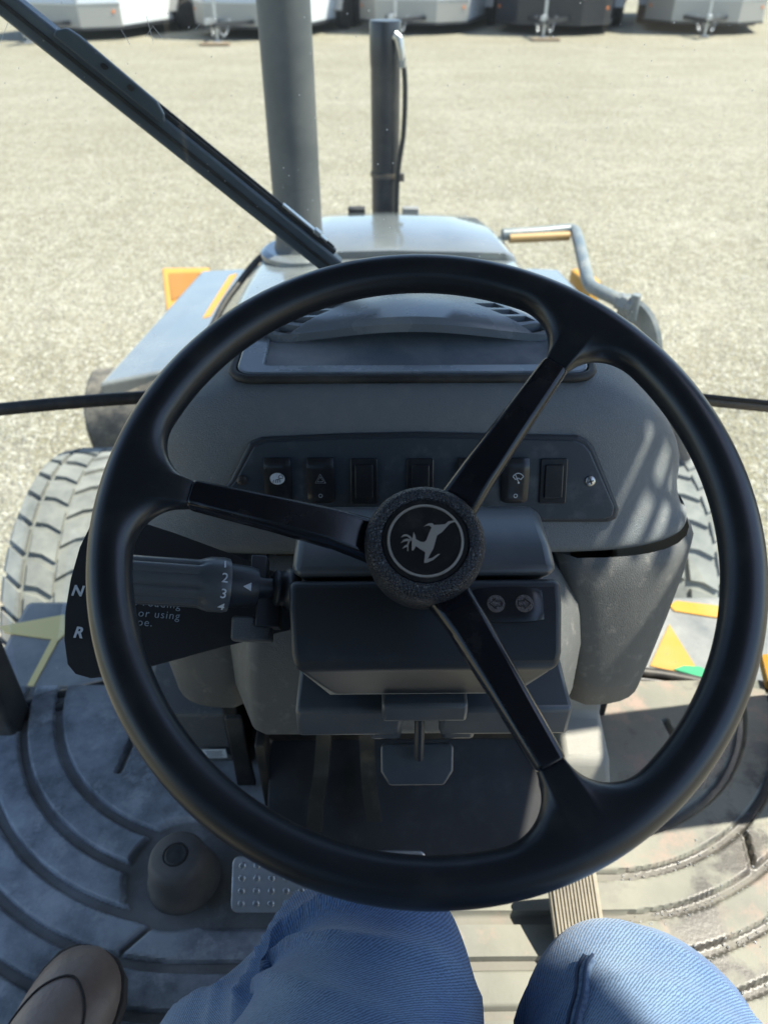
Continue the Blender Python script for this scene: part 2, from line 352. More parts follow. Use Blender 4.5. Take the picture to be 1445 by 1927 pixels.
def mk(name, vf, m, parent=None, smooth=35, bevel=0, seg=2, sub=0, solid=0, cab=True, label=None, kind=None, weld=False):
    v, f = vf; dz = FZ if cab else 0.0
    me = bpy.data.meshes.new(name); me.from_pydata([(p[0], p[1], p[2]+dz) for p in v], [], f); me.validate()
    bm = bmesh.new(); bm.from_mesh(me)
    if weld: bmesh.ops.remove_doubles(bm, verts=bm.verts, dist=1e-5)
    bmesh.ops.recalc_face_normals(bm, faces=bm.faces); bm.to_mesh(me); bm.free()
    o = bpy.data.objects.new(name, me); COL.objects.link(o)
    me.materials.append(MATS[m])
    if smooth:
        for p in me.polygons: p.use_smooth = True
        if smooth < 180: me.set_sharp_from_angle(angle=R(smooth))
    if solid:
        s = o.modifiers.new('solidify', 'SOLIDIFY'); s.thickness = solid; s.offset = -1
    if bevel:
        b = o.modifiers.new('bevel', 'BEVEL'); b.width = bevel; b.segments = seg; b.limit_method = 'ANGLE'; b.angle_limit = R(35); b.harden_normals = False
    if sub:
        s = o.modifiers.new('subsurf', 'SUBSURF'); s.levels = sub; s.render_levels = sub
    if parent: o.parent = parent
    if label: o['label'] = label
    if kind: o['kind'] = kind
    return o
def thing(name, label, cat, loc=(0, 0, 0), group=None):
    o = bpy.data.objects.new(name, None); COL.objects.link(o); o.location = loc; o['label'] = label; o['category'] = cat
    o.empty_display_size = 0.1
    if group: o['group'] = group
    return o
def carve(o, cutter):
    """cut a closed mesh out of o for good and drop the cutter"""
    c = mk('cutter', cutter, 'rubber', smooth=0)
    b = o.modifiers.new('cut', 'BOOLEAN'); b.object = c; b.operation = 'DIFFERENCE'; b.solver = 'EXACT'
    dg = bpy.context.evaluated_depsgraph_get(); dg.update()
    me = bpy.data.meshes.new_from_object(o.evaluated_get(dg)); o.modifiers.clear(); o.data = me
    bpy.data.objects.remove(c)
def text_vf(s, size, o, ex, ey, bold=0.0, th=0.0004, align='LEFT', spacing=1.0, shear=0.0):
    cu = bpy.data.curves.new('t', 'FONT'); cu.body = s; cu.size = size; cu.offset = bold; cu.align_x = align; cu.space_character = spacing; cu.shear = shear
    cu.resolution_u = 4; cu.extrude = th/2
    ob = bpy.data.objects.new('t', cu); COL.objects.link(ob); dg = bpy.context.evaluated_depsgraph_get(); dg.update()
    me = bpy.data.meshes.new_from_object(ob.evaluated_get(dg)); n = ex.cross(ey).normalized()
    v = [Vector(o)+ex*p.co.x+ey*p.co.y+n*(p.co.z+th/2) for p in me.vertices]; f = [list(p.vertices) for p in me.polygons]
    bpy.data.objects.remove(ob); bpy.data.curves.remove(cu); return v, f
X, Y, Z = Vector((1, 0, 0)), Vector((0, 1, 0)), Vector((0, 0, 1))
def mirror(vf): return [Vector((-p[0], p[1], p[2])) for p in vf[0]], [q[::-1] for q in vf[1]]

# ================================================================== the setting
gv = loft([[(-400, y, 0), (-20, y, 0), (20, y, 0), (400, y, 0)] for y in (-100, -5, 30, 700)])
g = mk('ground', gv, 'gravel', cab=False, smooth=0, kind='structure')
g['label'] = 'pale sunlit gravel yard in front of the machine'

def gravel_stones():
    n = 42000; V = np.zeros((n, 6, 3)); base = np.array([[1, 0, 0], [0, 1, 0], [-1, 0, 0], [0, -1, 0], [0, 0, .8], [0, 0, -.5]])
    y = 1.6+15*np.random.rand(n)**1.5; x = (np.random.rand(n)*2-1)*(1.2+0.62*y)
    s = 0.005+0.011*np.random.rand(n)**2.2; a = np.random.rand(n)*6.28
    for k in range(6):
        bx = base[k][0]*s*(0.7+0.6*np.random.rand(n)); by = base[k][1]*s*(0.7+0.6*np.random.rand(n)); bz = base[k][2]*s*(0.5+0.5*np.random.rand(n))
        V[:, k, 0] = x+bx*np.cos(a)-by*np.sin(a); V[:, k, 1] = y+bx*np.sin(a)+by*np.cos(a); V[:, k, 2] = bz+0.002
    tri = np.array([[0, 1, 4], [1, 2, 4], [2, 3, 4], [3, 0, 4], [1, 0, 5], [2, 1, 5], [3, 2, 5], [0, 3, 5]])
    F = (tri[None]+6*np.arange(n)[:, None, None]).reshape(-1, 3)
    me = bpy.data.meshes.new('gravel_stones'); me.from_pydata(V.reshape(-1, 3).tolist(), [], F.tolist()); me.materials.append(MATS['stone'])
    o = bpy.data.objects.new('gravel_stones', me); COL.objects.link(o)
    o['kind'] = 'stuff'; o['label'] = 'loose pale gravel stones scattered over the yard'; o['category'] = 'gravel'
gravel_stones()

# ================================================================== the machine
BH = thing('backhoe_loader', 'black and yellow backhoe loader whose open cab, steering wheel and hood fill the view', 'backhoe loader', (0, 0, 0))

# ---- steering wheel
WA = R(32.8)
Wc = Vector((-0.003, 0.358, 0.657)); we1 = X; we2 = Vector((0, math.cos(WA), math.sin(WA))); wn = Vector((0, -math.sin(WA), math.cos(WA)))
def wp(x, y, h=0.0): return Wc+we1*x+we2*y+wn*h
SPK = [R(169), R(53), R(-64)]
RW, RHO = 0.195, 0.0136
def build_rim():
    n, m = 960, 28; rows = []
    for i in range(n):
        a = 2*math.pi*i/n; ext = 0.0; thick = RHO
        for s in SPK:
            d = abs((a-s+math.pi) % (2*math.pi)-math.pi)*0.168
            hw, fl, L = 0.0090, 0.034, 0.034
            if d < hw: e = L
            elif d < hw+fl:
                t = (d-hw)/fl; e = L*(1-math.sqrt(max(0, 1-(1-t)**2)))
            else: e = 0
            ext = max(ext, e)
        ro = RW+RHO; ri = RW-RHO-ext; row = []
        for j in range(m):
            b = 2*math.pi*j/m; cx, sy = math.cos(b), math.sin(b)
            if cx >= 0 or ext < 1e-6: r = RW+RHO*cx; hh = RHO*sy*0.96
            else:
                r = RW+(RHO+ext)*cx; q = -cx
                thn = RHO*0.96*(1-q)+0.0065*q if ext > 0 else RHO
                k = ext/0.034
                hh = (RHO*0.96*(1-k)+(RHO*0.96*(1-q**1.5)+0.0085*q**1.5)*k)*(abs(sy)**(1-0.55*k))*(1 if sy >= 0 else -1)
                hh -= 0.004*k*q
            row.append(wp(r*math.cos(a), r*math.sin(a), hh))
        rows.append(row)
    rows.append(rows[0]); v, f = loft(rows, closed=True)
    return v, f
SW = mk('steering_wheel', build_rim(), 'rim_rubber', BH, smooth=60, weld=True, label='large black three-spoke steering wheel turned part way round')
def build_spoke(a):
    d = Vector((math.cos(a), math.sin(a))); t = Vector((-d.y, d.x)); rows = []
    for (r, hw, top, bot) in ((0.1515, 0.0088, 0.0035, -0.0105), (0.148, 0.0092, 0.0040, -0.011), (0.10, 0.0108, -0.004, -0.020), (0.060, 0.0125, -0.012, -0.030), (0.040, 0.0140, -0.022, -0.040), (0.022, 0.016, -0.030, -0.050)):
        row = []
        for (p, q) in ((-1, -.6), (-1, .55), (-.78, 1), (.78, 1), (1, .55), (1, -.6), (.8, -1), (-.8, -1)):
            h = (top+bot)/2+(top-bot)/2*q; pt = d*r+t*(hw*p); row.append(wp(pt.x, pt.y, h))
        rows.append(row)
    v, f = loft(rows, closed=True); k = len(rows)*8
    f += [list(range(8)), list(range(k-8, k))[::-1]]; return v, f
for a in SPK: mk('spoke', build_spoke(a), 'spoke_paint', SW, smooth=50, bevel=0.0015, seg=2)
HH = -0.010
hubp = [(0.0276, HH-0.0022), (0.0285, HH-0.0004), (0.030, HH), (0.0345, HH-0.0005), (0.0372, HH-0.0025), (0.0388, HH-0.0065), (0.0390, HH-0.015), (0.0385, HH-0.020), (0.0365, HH-0.024), (0.0370, HH-0.036), (0.034, HH-0.048), (0.026, HH-0.060)]
v, f = lathe(hubp, Wc, wn, 64, x=we1); f = [q for q in f if len(q) == 4] + [list(range(64))[::-1]]
mk('hub', (v, f), 'hub_grain', SW, smooth=50)
mk('emblem_disc', lathe([(0.0, HH-0.0012), (0.0272, HH-0.0012), (0.0274, HH-0.003)], Wc, wn, 64, x=we1), 'emblem_black', SW, smooth=40)
mk('emblem_ring', lathe([(0.0226, HH-0.0014), (0.0229, HH-0.0004), (0.0242, HH-0.0004), (0.0245, HH-0.0014)], Wc, wn, 80, x=we1), 'emblem_silver', SW, smooth=40)
DEER = [(1030, 450), (965, 460), (935, 487), (880, 493), (818, 495), (806, 477), (765, 479), (718, 506), (770, 497), (795, 516), (775, 560), (755, 605), (740, 645), (718, 665), (680, 662), (635, 637), (628, 600), (613, 563), (605, 600), (596, 632), (592, 660), (590, 745), (608, 744), (632, 702), (680, 737), (724, 764), (710, 868), (735, 868), (800, 840), (870, 783), (850, 784), (790, 822), (748, 830), (770, 788), (808, 725), (828, 660), (848, 597), (905, 560), (945, 515), (985, 477), (1037, 463)]
ANT = [[(606, 640), (578, 606), (545, 586), (512, 588), (485, 614), (520, 604), (548, 606), (572, 626), (592, 650)],
       [(596, 640), (545, 630), (510, 640), (482, 670), (520, 655), (556, 652), (586, 650)],
       [(562, 640), (546, 680), (543, 750), (556, 750), (557, 690), (577, 645)],
       [(548, 688), (520, 698), (496, 727), (525, 715), (548, 708)]]
def emb(poly): return [((x-731)/388*0.0245, -(y-646)/366*0.0245) for x, y in poly]
mk('deer_emblem', merge(*[prism(emb(p)[::-1], Wc+wn*(HH-0.0014), we1, we2, 0.0011) for p in [DEER]+ANT]), 'emblem_silver', SW, smooth=0, label='silver leaping deer emblem lying on its side')

# ---- dashboard
PX = [0, .05, .10, .14, .158, .175, .195, .215, .233, .250, .263, .272, .277, .278]
DZ = [0, 0, 0, -.001, -.003, -.006, -.012, -.022, -.036, -.056, -.080, -.108, -.145, -.20]
DY = [0, 0, 0, .000, .001, .002, .004, .008, .014, .022, .032, .044, .060, .085]
ROW = [(.935, .596, 1, 0), (.86, .618, 1, 0), (.80, .630, 1, 0), (.74, .637, 1, 0), (.69, .639, 1, 0), (.65, .638, 1, .1), (.616, .634, .95, .3), (.602, .629, .9, .5), (.590, .618, .85, .7), (.580, .604, .8, .85), (.574, .590, .74, 1), (.560, .557, .52, 1), (.546, .526, .22, 1), (.538, .512, .08, 1), (.532, .502, .03, 1), (.5305, .496, .02, 1), (.533, .490, .02, 1), (.548, .487, .02, 1), (.60, .486, .02, .9)]
rows = []
for (yc, zc, kz, ky) in ROW:
    r = [(x, yc+DY[i]*ky, zc+DZ[i]*kz) for i, x in enumerate(PX)]
    rows.append([(-p[0], p[1], p[2]) for p in r[:0:-1]]+r)
v, f = loft(rows)
def keep(q):
    c = sum((v[i] for i in q), Vector())/len(q); return not (abs(c.x) < 0.157 and c.y > 0.617)
f = [q for q in f if keep(q)]
DB = mk('dashboard', (v, f), 'dash_plastic', BH, smooth=60, sub=2, label='grained charcoal dashboard with a row of rocker switches')
DB.modifiers['subsurf'].boundary_smooth = 'PRESERVE_CORNERS'
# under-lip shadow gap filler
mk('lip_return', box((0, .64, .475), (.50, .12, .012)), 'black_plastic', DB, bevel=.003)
# instrument lens, its well and frame
def fr(x, y): return Vector((x, y, 0.6365+(y-.612)*0.02))
def ring(outer, inner, zo, h):
    n = len(outer); v = [Vector((p[0], p[1], zo(p)+h)) for p in outer]+[Vector((p[0], p[1], zo(p)+h)) for p in inner]
    v += [Vector((p[0], p[1], zo(p)-.012)) for p in outer]+[Vector((p[0], p[1], zo(p)-.022)) for p in inner]
    f = []
    for i in range(n):
        j = (i+1) % n; f += [[i, j, n+j, n+i], [2*n+i, 2*n+j, j, i], [n+i, n+j, 3*n+j, 3*n+i], [2*n+i, 3*n+i, 3*n+j, 2*n+j]]
    return v, f
def rr2(x0, x1, y0, y1, r): return [((x0+x1)/2+p[0], (y0+y1)/2+p[1]) for p in rrect(x1-x0, y1-y0, r, 5)]
mk('lens_frame', ring(rr2(-.162, .162, .6145, .735, .016), rr2(-.138, .138, .629, .728, .007), lambda p: .637+(p[1]-.612)*.01, .002), 'cover_plastic', DB, smooth=40, bevel=.0015)
gr = rr2(-.1665, .1665, .610, .74, .02)
mk('frame_groove', tube([(p[0], p[1], .6345) for p in gr], .0042, 8, closed=True), 'rubber', DB, smooth=60)
mk('instrument_lens', prism(rr2(-.1385, .1385, .6285, .742, .006), (0, 0, .519), X, Vector((0, .985, .1633)), .004), 'lens_glass', DB, smooth=0, label='dusty flat instrument lens reflecting the sky')
# cover with brow and defroster slots
def cover_rows(dz):
    rows = []
    for (y, zc, ze, hw, rnd) in ((.668, .662, .643, .158, 1), (.674, .667, .6445, .162, 1), (.70, .668, .6465, .168, .9), (.74, .663, .6465, .172, .6), (.80, .650, .640, .172, .4), (.87, .628, .622, .168, .3), (.938, .604, .600, .165, .3)):
        row = []
        for i in range(25):
            u = -1+2*i/24; e = 0.5+0.5*math.cos(math.pi*min(1, abs(u))); x = hw*u
            yy = y+(0.016*(1-e) if y < .7 else 0)
            row.append((x, yy, ze+(zc-ze)*e-dz-(0.004*max(0, abs(u)-.9)/.1)))
        rows.append(row)
    return rows
top = cover_rows(0); bot = cover_rows(.008)
v1, f1 = loft(top); v2, f2 = loft(bot); n0 = len(v1); W = 25; H = len(top)
f = f1+[[i+n0 for i in q[::-1]] for q in f2]
for j in range(W-1): f += [[j, j+1, n0+j+1, n0+j], [(H-1)*W+j+1, (H-1)*W+j, n0+(H-1)*W+j, n0+(H-1)*W+j+1]]
for i in range(H-1): f += [[(i+1)*W, i*W, n0+i*W, n0+(i+1)*W], [i*W+W-1, (i+1)*W+W-1, n0+(i+1)*W+W-1, n0+i*W+W-1]]
DC = mk('defroster_cover', (v1+v2, f), 'cover_plastic', DB, smooth=50)
def slot(sx, k):
    q = [(900, 580), (924, 586), (959, 579), (939, 572)]
    if k == 5: q = [(912, 583), (924, 586), (948, 581), (936, 576)]
    pts = [onz(x+29.5*(k-.3), y+9.0*(k-.3), .655) for x, y in q]
    pts = [(p.x*sx, p.y) for p in pts]
    ar = sum(pts[i][0]*pts[(i+1) % 4][1]-pts[(i+1) % 4][0]*pts[i][1] for i in range(4))
    return prism(pts if ar > 0 else pts[::-1], (0, 0, .55), X, Y, .14)
for sx in (1, -1):
    for k in range(6): carve(DC, slot(sx, k))
for p in DC.data.polygons: p.use_smooth = True
DC.data.set_sharp_from_angle(angle=R(35))
mk('duct', box((0, .80, .600), (.32, .24, .006)), 'grey_plastic', DB)
mk('well_wall', box((0, .748, .63), (.31, .006, .03)), 'black_plastic', DB)
# switch panel
pn = Vector((0, -.919, .394)); pey = Vector((0, .394, .919)); po = Vector((0, .5555, .5555))
def pp(x, y):
    q = onp(x, y, po+pn*.003, pn)-po; return (q.x, q.dot(pey))
outl = [(443, 905), (418, 934), (425, 962), (445, 978), (1135, 978), (1152, 972), (1156, 955), (1110, 850), (1098, 836), (1080, 829), (930, 826), (787, 823), (640, 826), (500, 832), (478, 840)]
outl = [pp(*p) for p in outl]
mk('switch_panel', prism(outl, po, X, pey, .0030, -.004), 'panel_plastic', DB, smooth=0, bevel=.0012)
cx_ = sum(p[0] for p in outl)/len(outl)
mk('panel_shade_border', prism([(cx_+(p[0]-cx_)*1.03, p[1]*1.10) for p in outl], po, X, pey, .0012, -.006), 'black_plastic', DB, smooth=0, bevel=.003, seg=3)  # dark plate behind the panel; recess edge shading given as colour
def pl2(x, y, h): q = pp(x, y); return po+X*q[0]+pey*q[1]+pn*(.003+h)
def rocker(cx, cy=905, tip=1):
    rows = []
    for i in range(9):
        u = -1+i/4; yy = .0215*u; hw = .0118+.0006*(1-u*u)
        h = .0035+.0042*(u*tip*.6+.35) - (.0028 if abs(u) == 1 else 0)
        row = []
        for k in range(9):
            w_ = -1+k/4; row.append((hw*w_, yy, h-(.0015*abs(w_)**4)))
        rows.append(row)
    g = G(); c = pl2(cx, cy, 0)
    tr = lambda p: c+X*p[0]+pey*p[1]+pn*p[2]
    v, f = loft([[tr(p) for p in r] for r in rows]); g.add(v, f)
    per = [rows[0][k] for k in range(9)]+[rows[i][8] for i in range(1, 9)]+[rows[8][k] for k in range(7, -1, -1)]+[rows[i][0] for i in range(7, 0, -1)]
    g.add(*loft([[tr((p[0]*1.02, p[1]*1.01, -.001)) for p in per], [tr(p) for p in per]], closed=True)); return g.v, g.f
def blank(cx, cy=905):
    c = pl2(cx, cy, 0); v1 = prism(rrect(.0245, .042, .0018), c, X, pey, .0022, -.001); v2 = prism(rrect(.0165, .031, .0014), c, X, pey, .0042, .0022)
    return merge(v1, v2)
for cx in (524, 604, 886, 968): mk('rocker_switch', rocker(cx), 'switch_plastic', DB, smooth=40, weld=True)
for cx in (685, 790, 1040): mk('blank_switch', blank(cx), 'switch_plastic', DB, smooth=0, bevel=.0008)
def sym(cx, cy, shapes, name, m='print_white', h=.0078):
    c = pl2(cx, cy, h); g = G()
    for s in shapes:
        if s[0] == 'poly': g.add(*prism(s[1], c, X, pey, .0003))
        else: g.add(*tube([c+X*p[0]+pey*p[1] for p in s[1]], s[2], 6, closed=s[3]))
    return mk(name, (g.v, g.f), m, DB, smooth=0)
sym(524, 898, [('poly', ellipse(.0066, .0053))], 'switch_symbol', h=.0068)
sym(525, 898, [('line', [(.0005, .0008), (.0015, .0032), (.0035, .0036), (.0045, .0018), (.0045, .0004), (.0005, .0004)], .0003, True), ('line', [(-.0035, -.0008), (-.0045, -.0035)], .0003, False), ('line', [(-.0018, -.0008), (-.0022, -.0038)], .0003, False), ('line', [(0, -.0008), (-.0002, -.0036)], .0003, False), ('line', [(.0018, -.0008), (.0018, -.0036)], .0003, False), ('line', [(-.0018, -.0008), (.0018, -.0008)], .0003, False)], 'switch_symbol', 'switch_plastic', .0072)
tri = lambda s: [(0, .0052*s), (-.0046*s, -.003*s), (.0046*s, -.003*s)]
sym(604, 900, [('line', tri(1), .0003, True), ('line', tri(.55), .0003, True)], 'switch_symbol', 'print_grey', .0070)
sym(604, 931, [('line', ellipse(.0016, .0016, 12), .0003, True)], 'switch_symbol', 'print_grey', .0045)
sym(968, 931, [('line', ellipse(.0016, .0016, 12), .0003, True)], 'switch_symbol', 'print_white', .0045)
arc = [(.0062*math.cos(R(a)), -.004+.0085*math.sin(R(a))) for a in range(40, 141, 10)]
arc2 = [(.0028*math.cos(R(a)), -.004+.0040*math.sin(R(a))) for a in range(140, 39, -20)]
sym(972, 897, [('line', arc+arc2, .00035, True), ('line', [(-.0025, .003), (.0005, -.0038)], .00035, False), ('poly', ellipse(.0009, .0009, 10, (.0006, -.0042)))], 'switch_symbol', 'print_white', .0068)
sym(880, 893, [('line', [(-.0022, .0005), (-.0012, .003), (.0012, .003), (.0022, .001), (.0005, -.001), (-.0015, -.003)], .0003, False)], 'switch_symbol', 'print_white', .0068)
def screw(cx, cy):
    c = pl2(cx, cy, 0); ex, ey, ez = frame(pn, X)
    a = lathe([(.0048, 0), (.0048, .0012), (.0036, .0024), (0, .0028)], c, pn, 20)
    s = mk('screw', a, 'zinc' if cx > 800 else 'dark_steel', DB, smooth=50)
    mk('screw_slot', merge(box(c+pn*.0026, (.0052, .0011, .001), (X.lerp(pey, .25).normalized(), pn.cross(X.lerp(pey, .25).normalized()), pn)), box(c+pn*.0026, (.0011, .0052, .001), (X.lerp(pey, .25).normalized(), pn.cross(X.lerp(pey, .25).normalized()), pn))), 'rubber', DB, smooth=0)
screw(456, 903); screw(1110, 905)

# ---- lower dash shells (knee panels)
def knee():
    rows = []
    for (z, xi, xo, yf, dr) in ((.487, .135, .279, .530, .062), (.482, .133, .283, .526, .060), (.474, .135, .281, .522, .058), (.45, .142, .278, .517, .055), (.40, .152, .270, .510, .052), (.34, .162, .262, .506, .05), (.30, .168, .257, .505, .048), (.296, .172, .253, .510, .045)):
        r = []
        r.append((xi-.004, yf+.10, z)); r.append((xi, yf+.03, z)); r.append((xi+.006, yf+.008, z))
        n = 8
        for k in range(n+1):
            t = k/n; x = xi+.02+(xo-xi-.02)*math.sin(t*math.pi/2); r.append((x, yf+dr*(1-math.cos(t*math.pi/2))**1.3, z))
        r.append((xo+.001, yf+dr+.08, z)); r.append((xo-.004, .78, z)); rows.append(r)
    v, f = loft(rows); f.append(list(range((len(rows)-1)*len(rows[0]), len(rows)*len(rows[0])))); return v, f
kn = knee()
mk('knee_panel', kn, 'grey_plastic', BH, smooth=60, label='scuffed grey knee panel under the right end of the dashboard')
mk('knee_panel', mirror(kn), 'grey_plastic', BH, smooth=60, label='shaded grey knee panel under the left end of the dashboard')
def pod():
    rows = []
    for (z, hw, yf) in ((.486, .136, .537), (.47, .142, .505), (.44, .148, .47), (.40, .152, .452), (.335, .152, .446), (.328, .148, .45)):
        rows.append([(-hw-.045, yf+.12, z), (-hw-.03, yf+.06, z), (-hw-.005, yf+.006, z), (-hw+.006, yf, z), (hw-.03, yf, z), (hw-.012, yf+.004, z), (hw+.014, yf+.05, z), (hw+.022, yf+.14, z)])
    v, f = loft(rows); n = len(rows[0]); f.append(list(range((len(rows)-1)*n, len(rows)*n))); return v, f
PD = mk('column_pod', pod(), 'grey_plastic', BH, smooth=40, bevel=.004, seg=3)

# ---- steering column housing
def sect(rows_yz):
    rows = []
    for (y, z, hw) in rows_yz:
        rows.append([(-hw, y, z), (hw, y, z)])
    return rows
def hull_from_profile(prof):
    """closed profile of (y, z, half width) extruded across"""
    n = len(prof); v = [(-h, y, z) for y, z, h in prof]+[(h, y, z) for y, z, h in prof]
    f = [list(range(n)), list(range(n, 2*n))[::-1]]+[[i, i+n, (i+1) % n+n, (i+1) % n] for i in range(n)]; return v, f
upper = hull_from_profile([(.392, .5925, .0965), (.420, .5965, .0965), (.466, .594, .0955), (.486, .584, .0955), (.50, .555, .09), (.42, .56, .0945)])
lower = hull_from_profile([(.3895, .5905, .0972), (.372, .580, .097), (.346, .562, .0945), (.340, .552, .092), (.345, .543, .089), (.368, .490, .070), (.375, .486, .069), (.46, .49, .07), (.49, .545, .09), (.42, .558, .0945)])
SC = mk('steering_column', lower, 'black_plastic', BH, smooth=40, bevel=.006, seg=4, label='black boxy steering column housing with a turn signal switch')
mk('column_cover', upper, 'smooth_plastic', SC, smooth=40, bevel=.009, seg=4)
mk('column_shaft', tube([Wc-wn*.06, Wc-wn*.16], .022, 20), 'black_plastic', SC)
mk('underside_bounce', hull_from_profile([(.3475, .5405, .0865), (.367, .4925, .0705), (.369, .494, .0705), (.3495, .5415, .0865)]), 'pale_plastic', SC, smooth=0)  # paler sheet; bounce light from the floor put into its colour
tn = Vector((0, -.545, .838)); tey = Vector((0, .838, .545))
tc0 = onp(955, 1139, (0, .372, .580), tn)
def tsw():
    rows = []
    for i in range(13):
        u = -1+i/6; hw_y = .0125-.0022*abs(u)**3; row = []
        for k in range(9):
            w_ = -1+k/4; row.append(tc0+X*(.0245*u)+tey*(hw_y*w_)+tn*(.0055-.0018*abs(w_)**3-.0028*abs(u)**5))
        rows.append(row)
    g = G(); g.add(*loft(rows))
    per = [rows[i][0] for i in range(13)]+[rows[12][k] for k in range(1, 9)]+[rows[i][8] for i in range(11, -1, -1)]+[rows[0][k] for k in range(7, 0, -1)]
    g.add(*loft([per, [p-tn*((p-tc0).dot(tn)+.004) for p in per]], closed=True)); return g.v, g.f
mk('turn_signal_switch', tsw(), 'switch_plastic', SC, smooth=40, weld=True)
for s in (-1, 1):
    cc = tc0+X*(.0098*s+.0008)+tn*.0050
    mk('arrow_lens', prism(ellipse(.0062, .0062), cc, X, tey, .0007), 'lamp_lens', SC, smooth=0, bevel=.0003)
    ar = [(-.004, -.0018), (.0002, -.0018), (.0002, -.0036), (.0044, 0), (.0002, .0036), (.0002, .0018), (-.004, .0018)]
    ar = [(s*p[0], p[1]) for p in ar][::s]
    mk('arrow_symbol', tube([cc+X*p[0]+tey*p[1]+tn*.0009 for p in ar], .0004, 6, closed=True), 'rubber', SC, smooth=0)
# tilt bracket and tilt lever under the column
mk('tilt_bracket', merge(box((-.057, .405, .452), (.085, .07, .034)), box((.068, .405, .452), (.105, .07, .034)), box((.003, .43, .452), (.05, .03, .034)), box((-.028, .395, .432), (.026, .04, .02)), box((.032, .395, .432), (.028, .04, .02))), 'smooth_plastic', SC, smooth=40, bevel=.004)
mk('bracket_tab', box((.002, .372, .478), (.066, .026, .020)), 'smooth_plastic', SC, smooth=40, bevel=.003)
TLV = mk('tilt_lever', tube([(.000, .40, .465), (.000, .378, .44), (.000, .370, .405)], .0042, 10), 'black_plastic', SC)
pdl = [(-.031, .012), (-.031, -.008), (-.024, -.019), (.022, -.019), (.030, -.008), (.031, .012), (.028, .015), (-.028, .015)]
PLN = Vector((0, -.62, .785)); PLY = Vector((0, .785, .62))
mk('tilt_paddle', prism(pdl, (-.001, .374, .395), X, PLY, .005), 'smooth_plastic', SC, smooth=40, bevel=.0018)

# ---- shift plate and lever on the left
pc = dep(300, 1130, .585)
def sp(x, y, h=0.0):
    q = onp(x, y, pc, wn); return q+wn*h
pout = [(268, 983), (210, 968), (172, 985), (150, 1030), (133, 1090), (123, 1150), (121, 1205), (127, 1250), (142, 1268), (170, 1276), (205, 1272), (290, 1252), (400, 1222), (545, 1185), (560, 1130), (545, 1088), (470, 1055), (330, 1003)]
pout2 = [((sp(*p)-pc).dot(we1), (sp(*p)-pc).dot(we2)) for p in pout]
SPL = mk('shift_plate', prism(pout2, pc, we1, we2, 0, -.0025), 'plate_black', BH, smooth=0, bevel=.0006, label='black fan-shaped plate with shift lettering behind the wheel rim')
def ptext(s, x, y, size, m='print_white', bold=.0, rot=0.0, **k):
    ex = (we1*math.cos(rot)+we2*math.sin(rot)); ey = (-we1*math.sin(rot)+we2*math.cos(rot))
    mk('lettering', text_vf(s, size, sp(x, y, .0003), ex, ey, bold, **k), m, SPL, smooth=0)
ptext('N', 134, 1120, .0118, bold=.00032, rot=R(-6), shear=.12); ptext('R', 138, 1199, .0118, bold=.00032, rot=R(-6), shear=.12)
for s, x, y in (('re roading', 240, 1138), ('or using', 260, 1160), ('oe.', 258, 1177)):
    ptext(s, x, y, .0086, bold=-.00009, rot=R(-5), spacing=1.16, m='print_soft')
LV = dep(532, 1108, .555); LT = dep(205, 1087, .515); ld = (LT-LV).normalized(); lx, ly, lz = frame(ld, we2)
def lev(t): return LV+(LT-LV)*t
SL = mk('shift_lever', tube([lev(-.05), lev(.0), lev(.10), lev(.17)], [.008, .0075, .0075, .0085], 16), 'black_plastic', BH, smooth=50, label='black twist-grip gear lever numbered one to four')
ll = (LT-LV).length
mk('lever_collar', lathe([(.006, ll*.15), (.0135, ll*.16), (.0150, ll*.20), (.0160, ll*.30), (.0160, ll*.335)], LV, ld, 32), 'black_plastic', SL, smooth=50)
def grip():
    n = 72; prof = [(.0172, .325, 0), (.0192, .33, 0), (.0200, .36, 0), (.0198, .44, 0), (.0186, .475, .1), (.0176, .50, .8), (.0174, .52, 1), (.0172, .94, 1), (.0168, .975, .4), (.0140, 1.0, 0)]
    rows = []
    for (r, t, k) in prof:
        row = []
        for j in range(n):
            a = 2*math.pi*j/n; q = (a*11/(2*math.pi)) % 1; gq = -.0018*k*max(0, math.cos((q-.5)*2*math.pi))**2
            row.append(LV+ld*(ll*t)+lx*((r+gq)*math.cos(a))+ly*((r+gq)*math.sin(a)))
        rows.append(row)
    v, f = loft(rows, closed=True); f += [list(range(n))[::-1], list(range((len(rows)-1)*n, len(rows)*n))]; return v, f
mk('lever_grip', grip(), 'smooth_plastic', SL, smooth=50)
vdir = (CAM-lev(.39)).normalized(); vdir = (vdir-ld*vdir.dot(ld)).normalized(); side = ld.cross(vdir)
if side.dot(we2) < 0: side = -side
for s, ang in (('1', 47), ('2', 15), ('3', -17), ('4', -49)):
    a = R(ang); nn = vdir*math.cos(a)+side*math.sin(a); ee = -vdir*math.sin(a)+side*math.cos(a)
    exx = -ld*0.96+ee*(-.08); exx.normalize(); eyy = nn.cross(exx)
    mk('numeral', text_vf(s, .0098, LV+ld*(ll*.392)+nn*.0199-eyy*.0032, exx, eyy, .00005), 'print_white', SL, smooth=0)
a0 = LV+ld*(ll*.235)+vdir*.0157
mk('pointer_mark', prism([(-.0032, 0), (.0026, -.0030), (.0026, .0030)], a0, -ld, vdir.cross(-ld), .0005), 'print_white', SL, smooth=0)
mk('lever_boot', merge(lathe([(.013, .0), (.0165, .004), (.0165, .008), (.013, .011), (.013, .014), (.0145, .017), (.010, .02)], LV-ld*.012, ld, 24), box(LV+ld*.018+we2*.014-wn*.004, (.012, .020, .014), (ld, we2, wn)), box(LV+ld*.010-we2*.016-wn*.006, (.018, .026, .014), (ld, we2, wn))), 'black_plastic', SL, smooth=40, bevel=.0012)
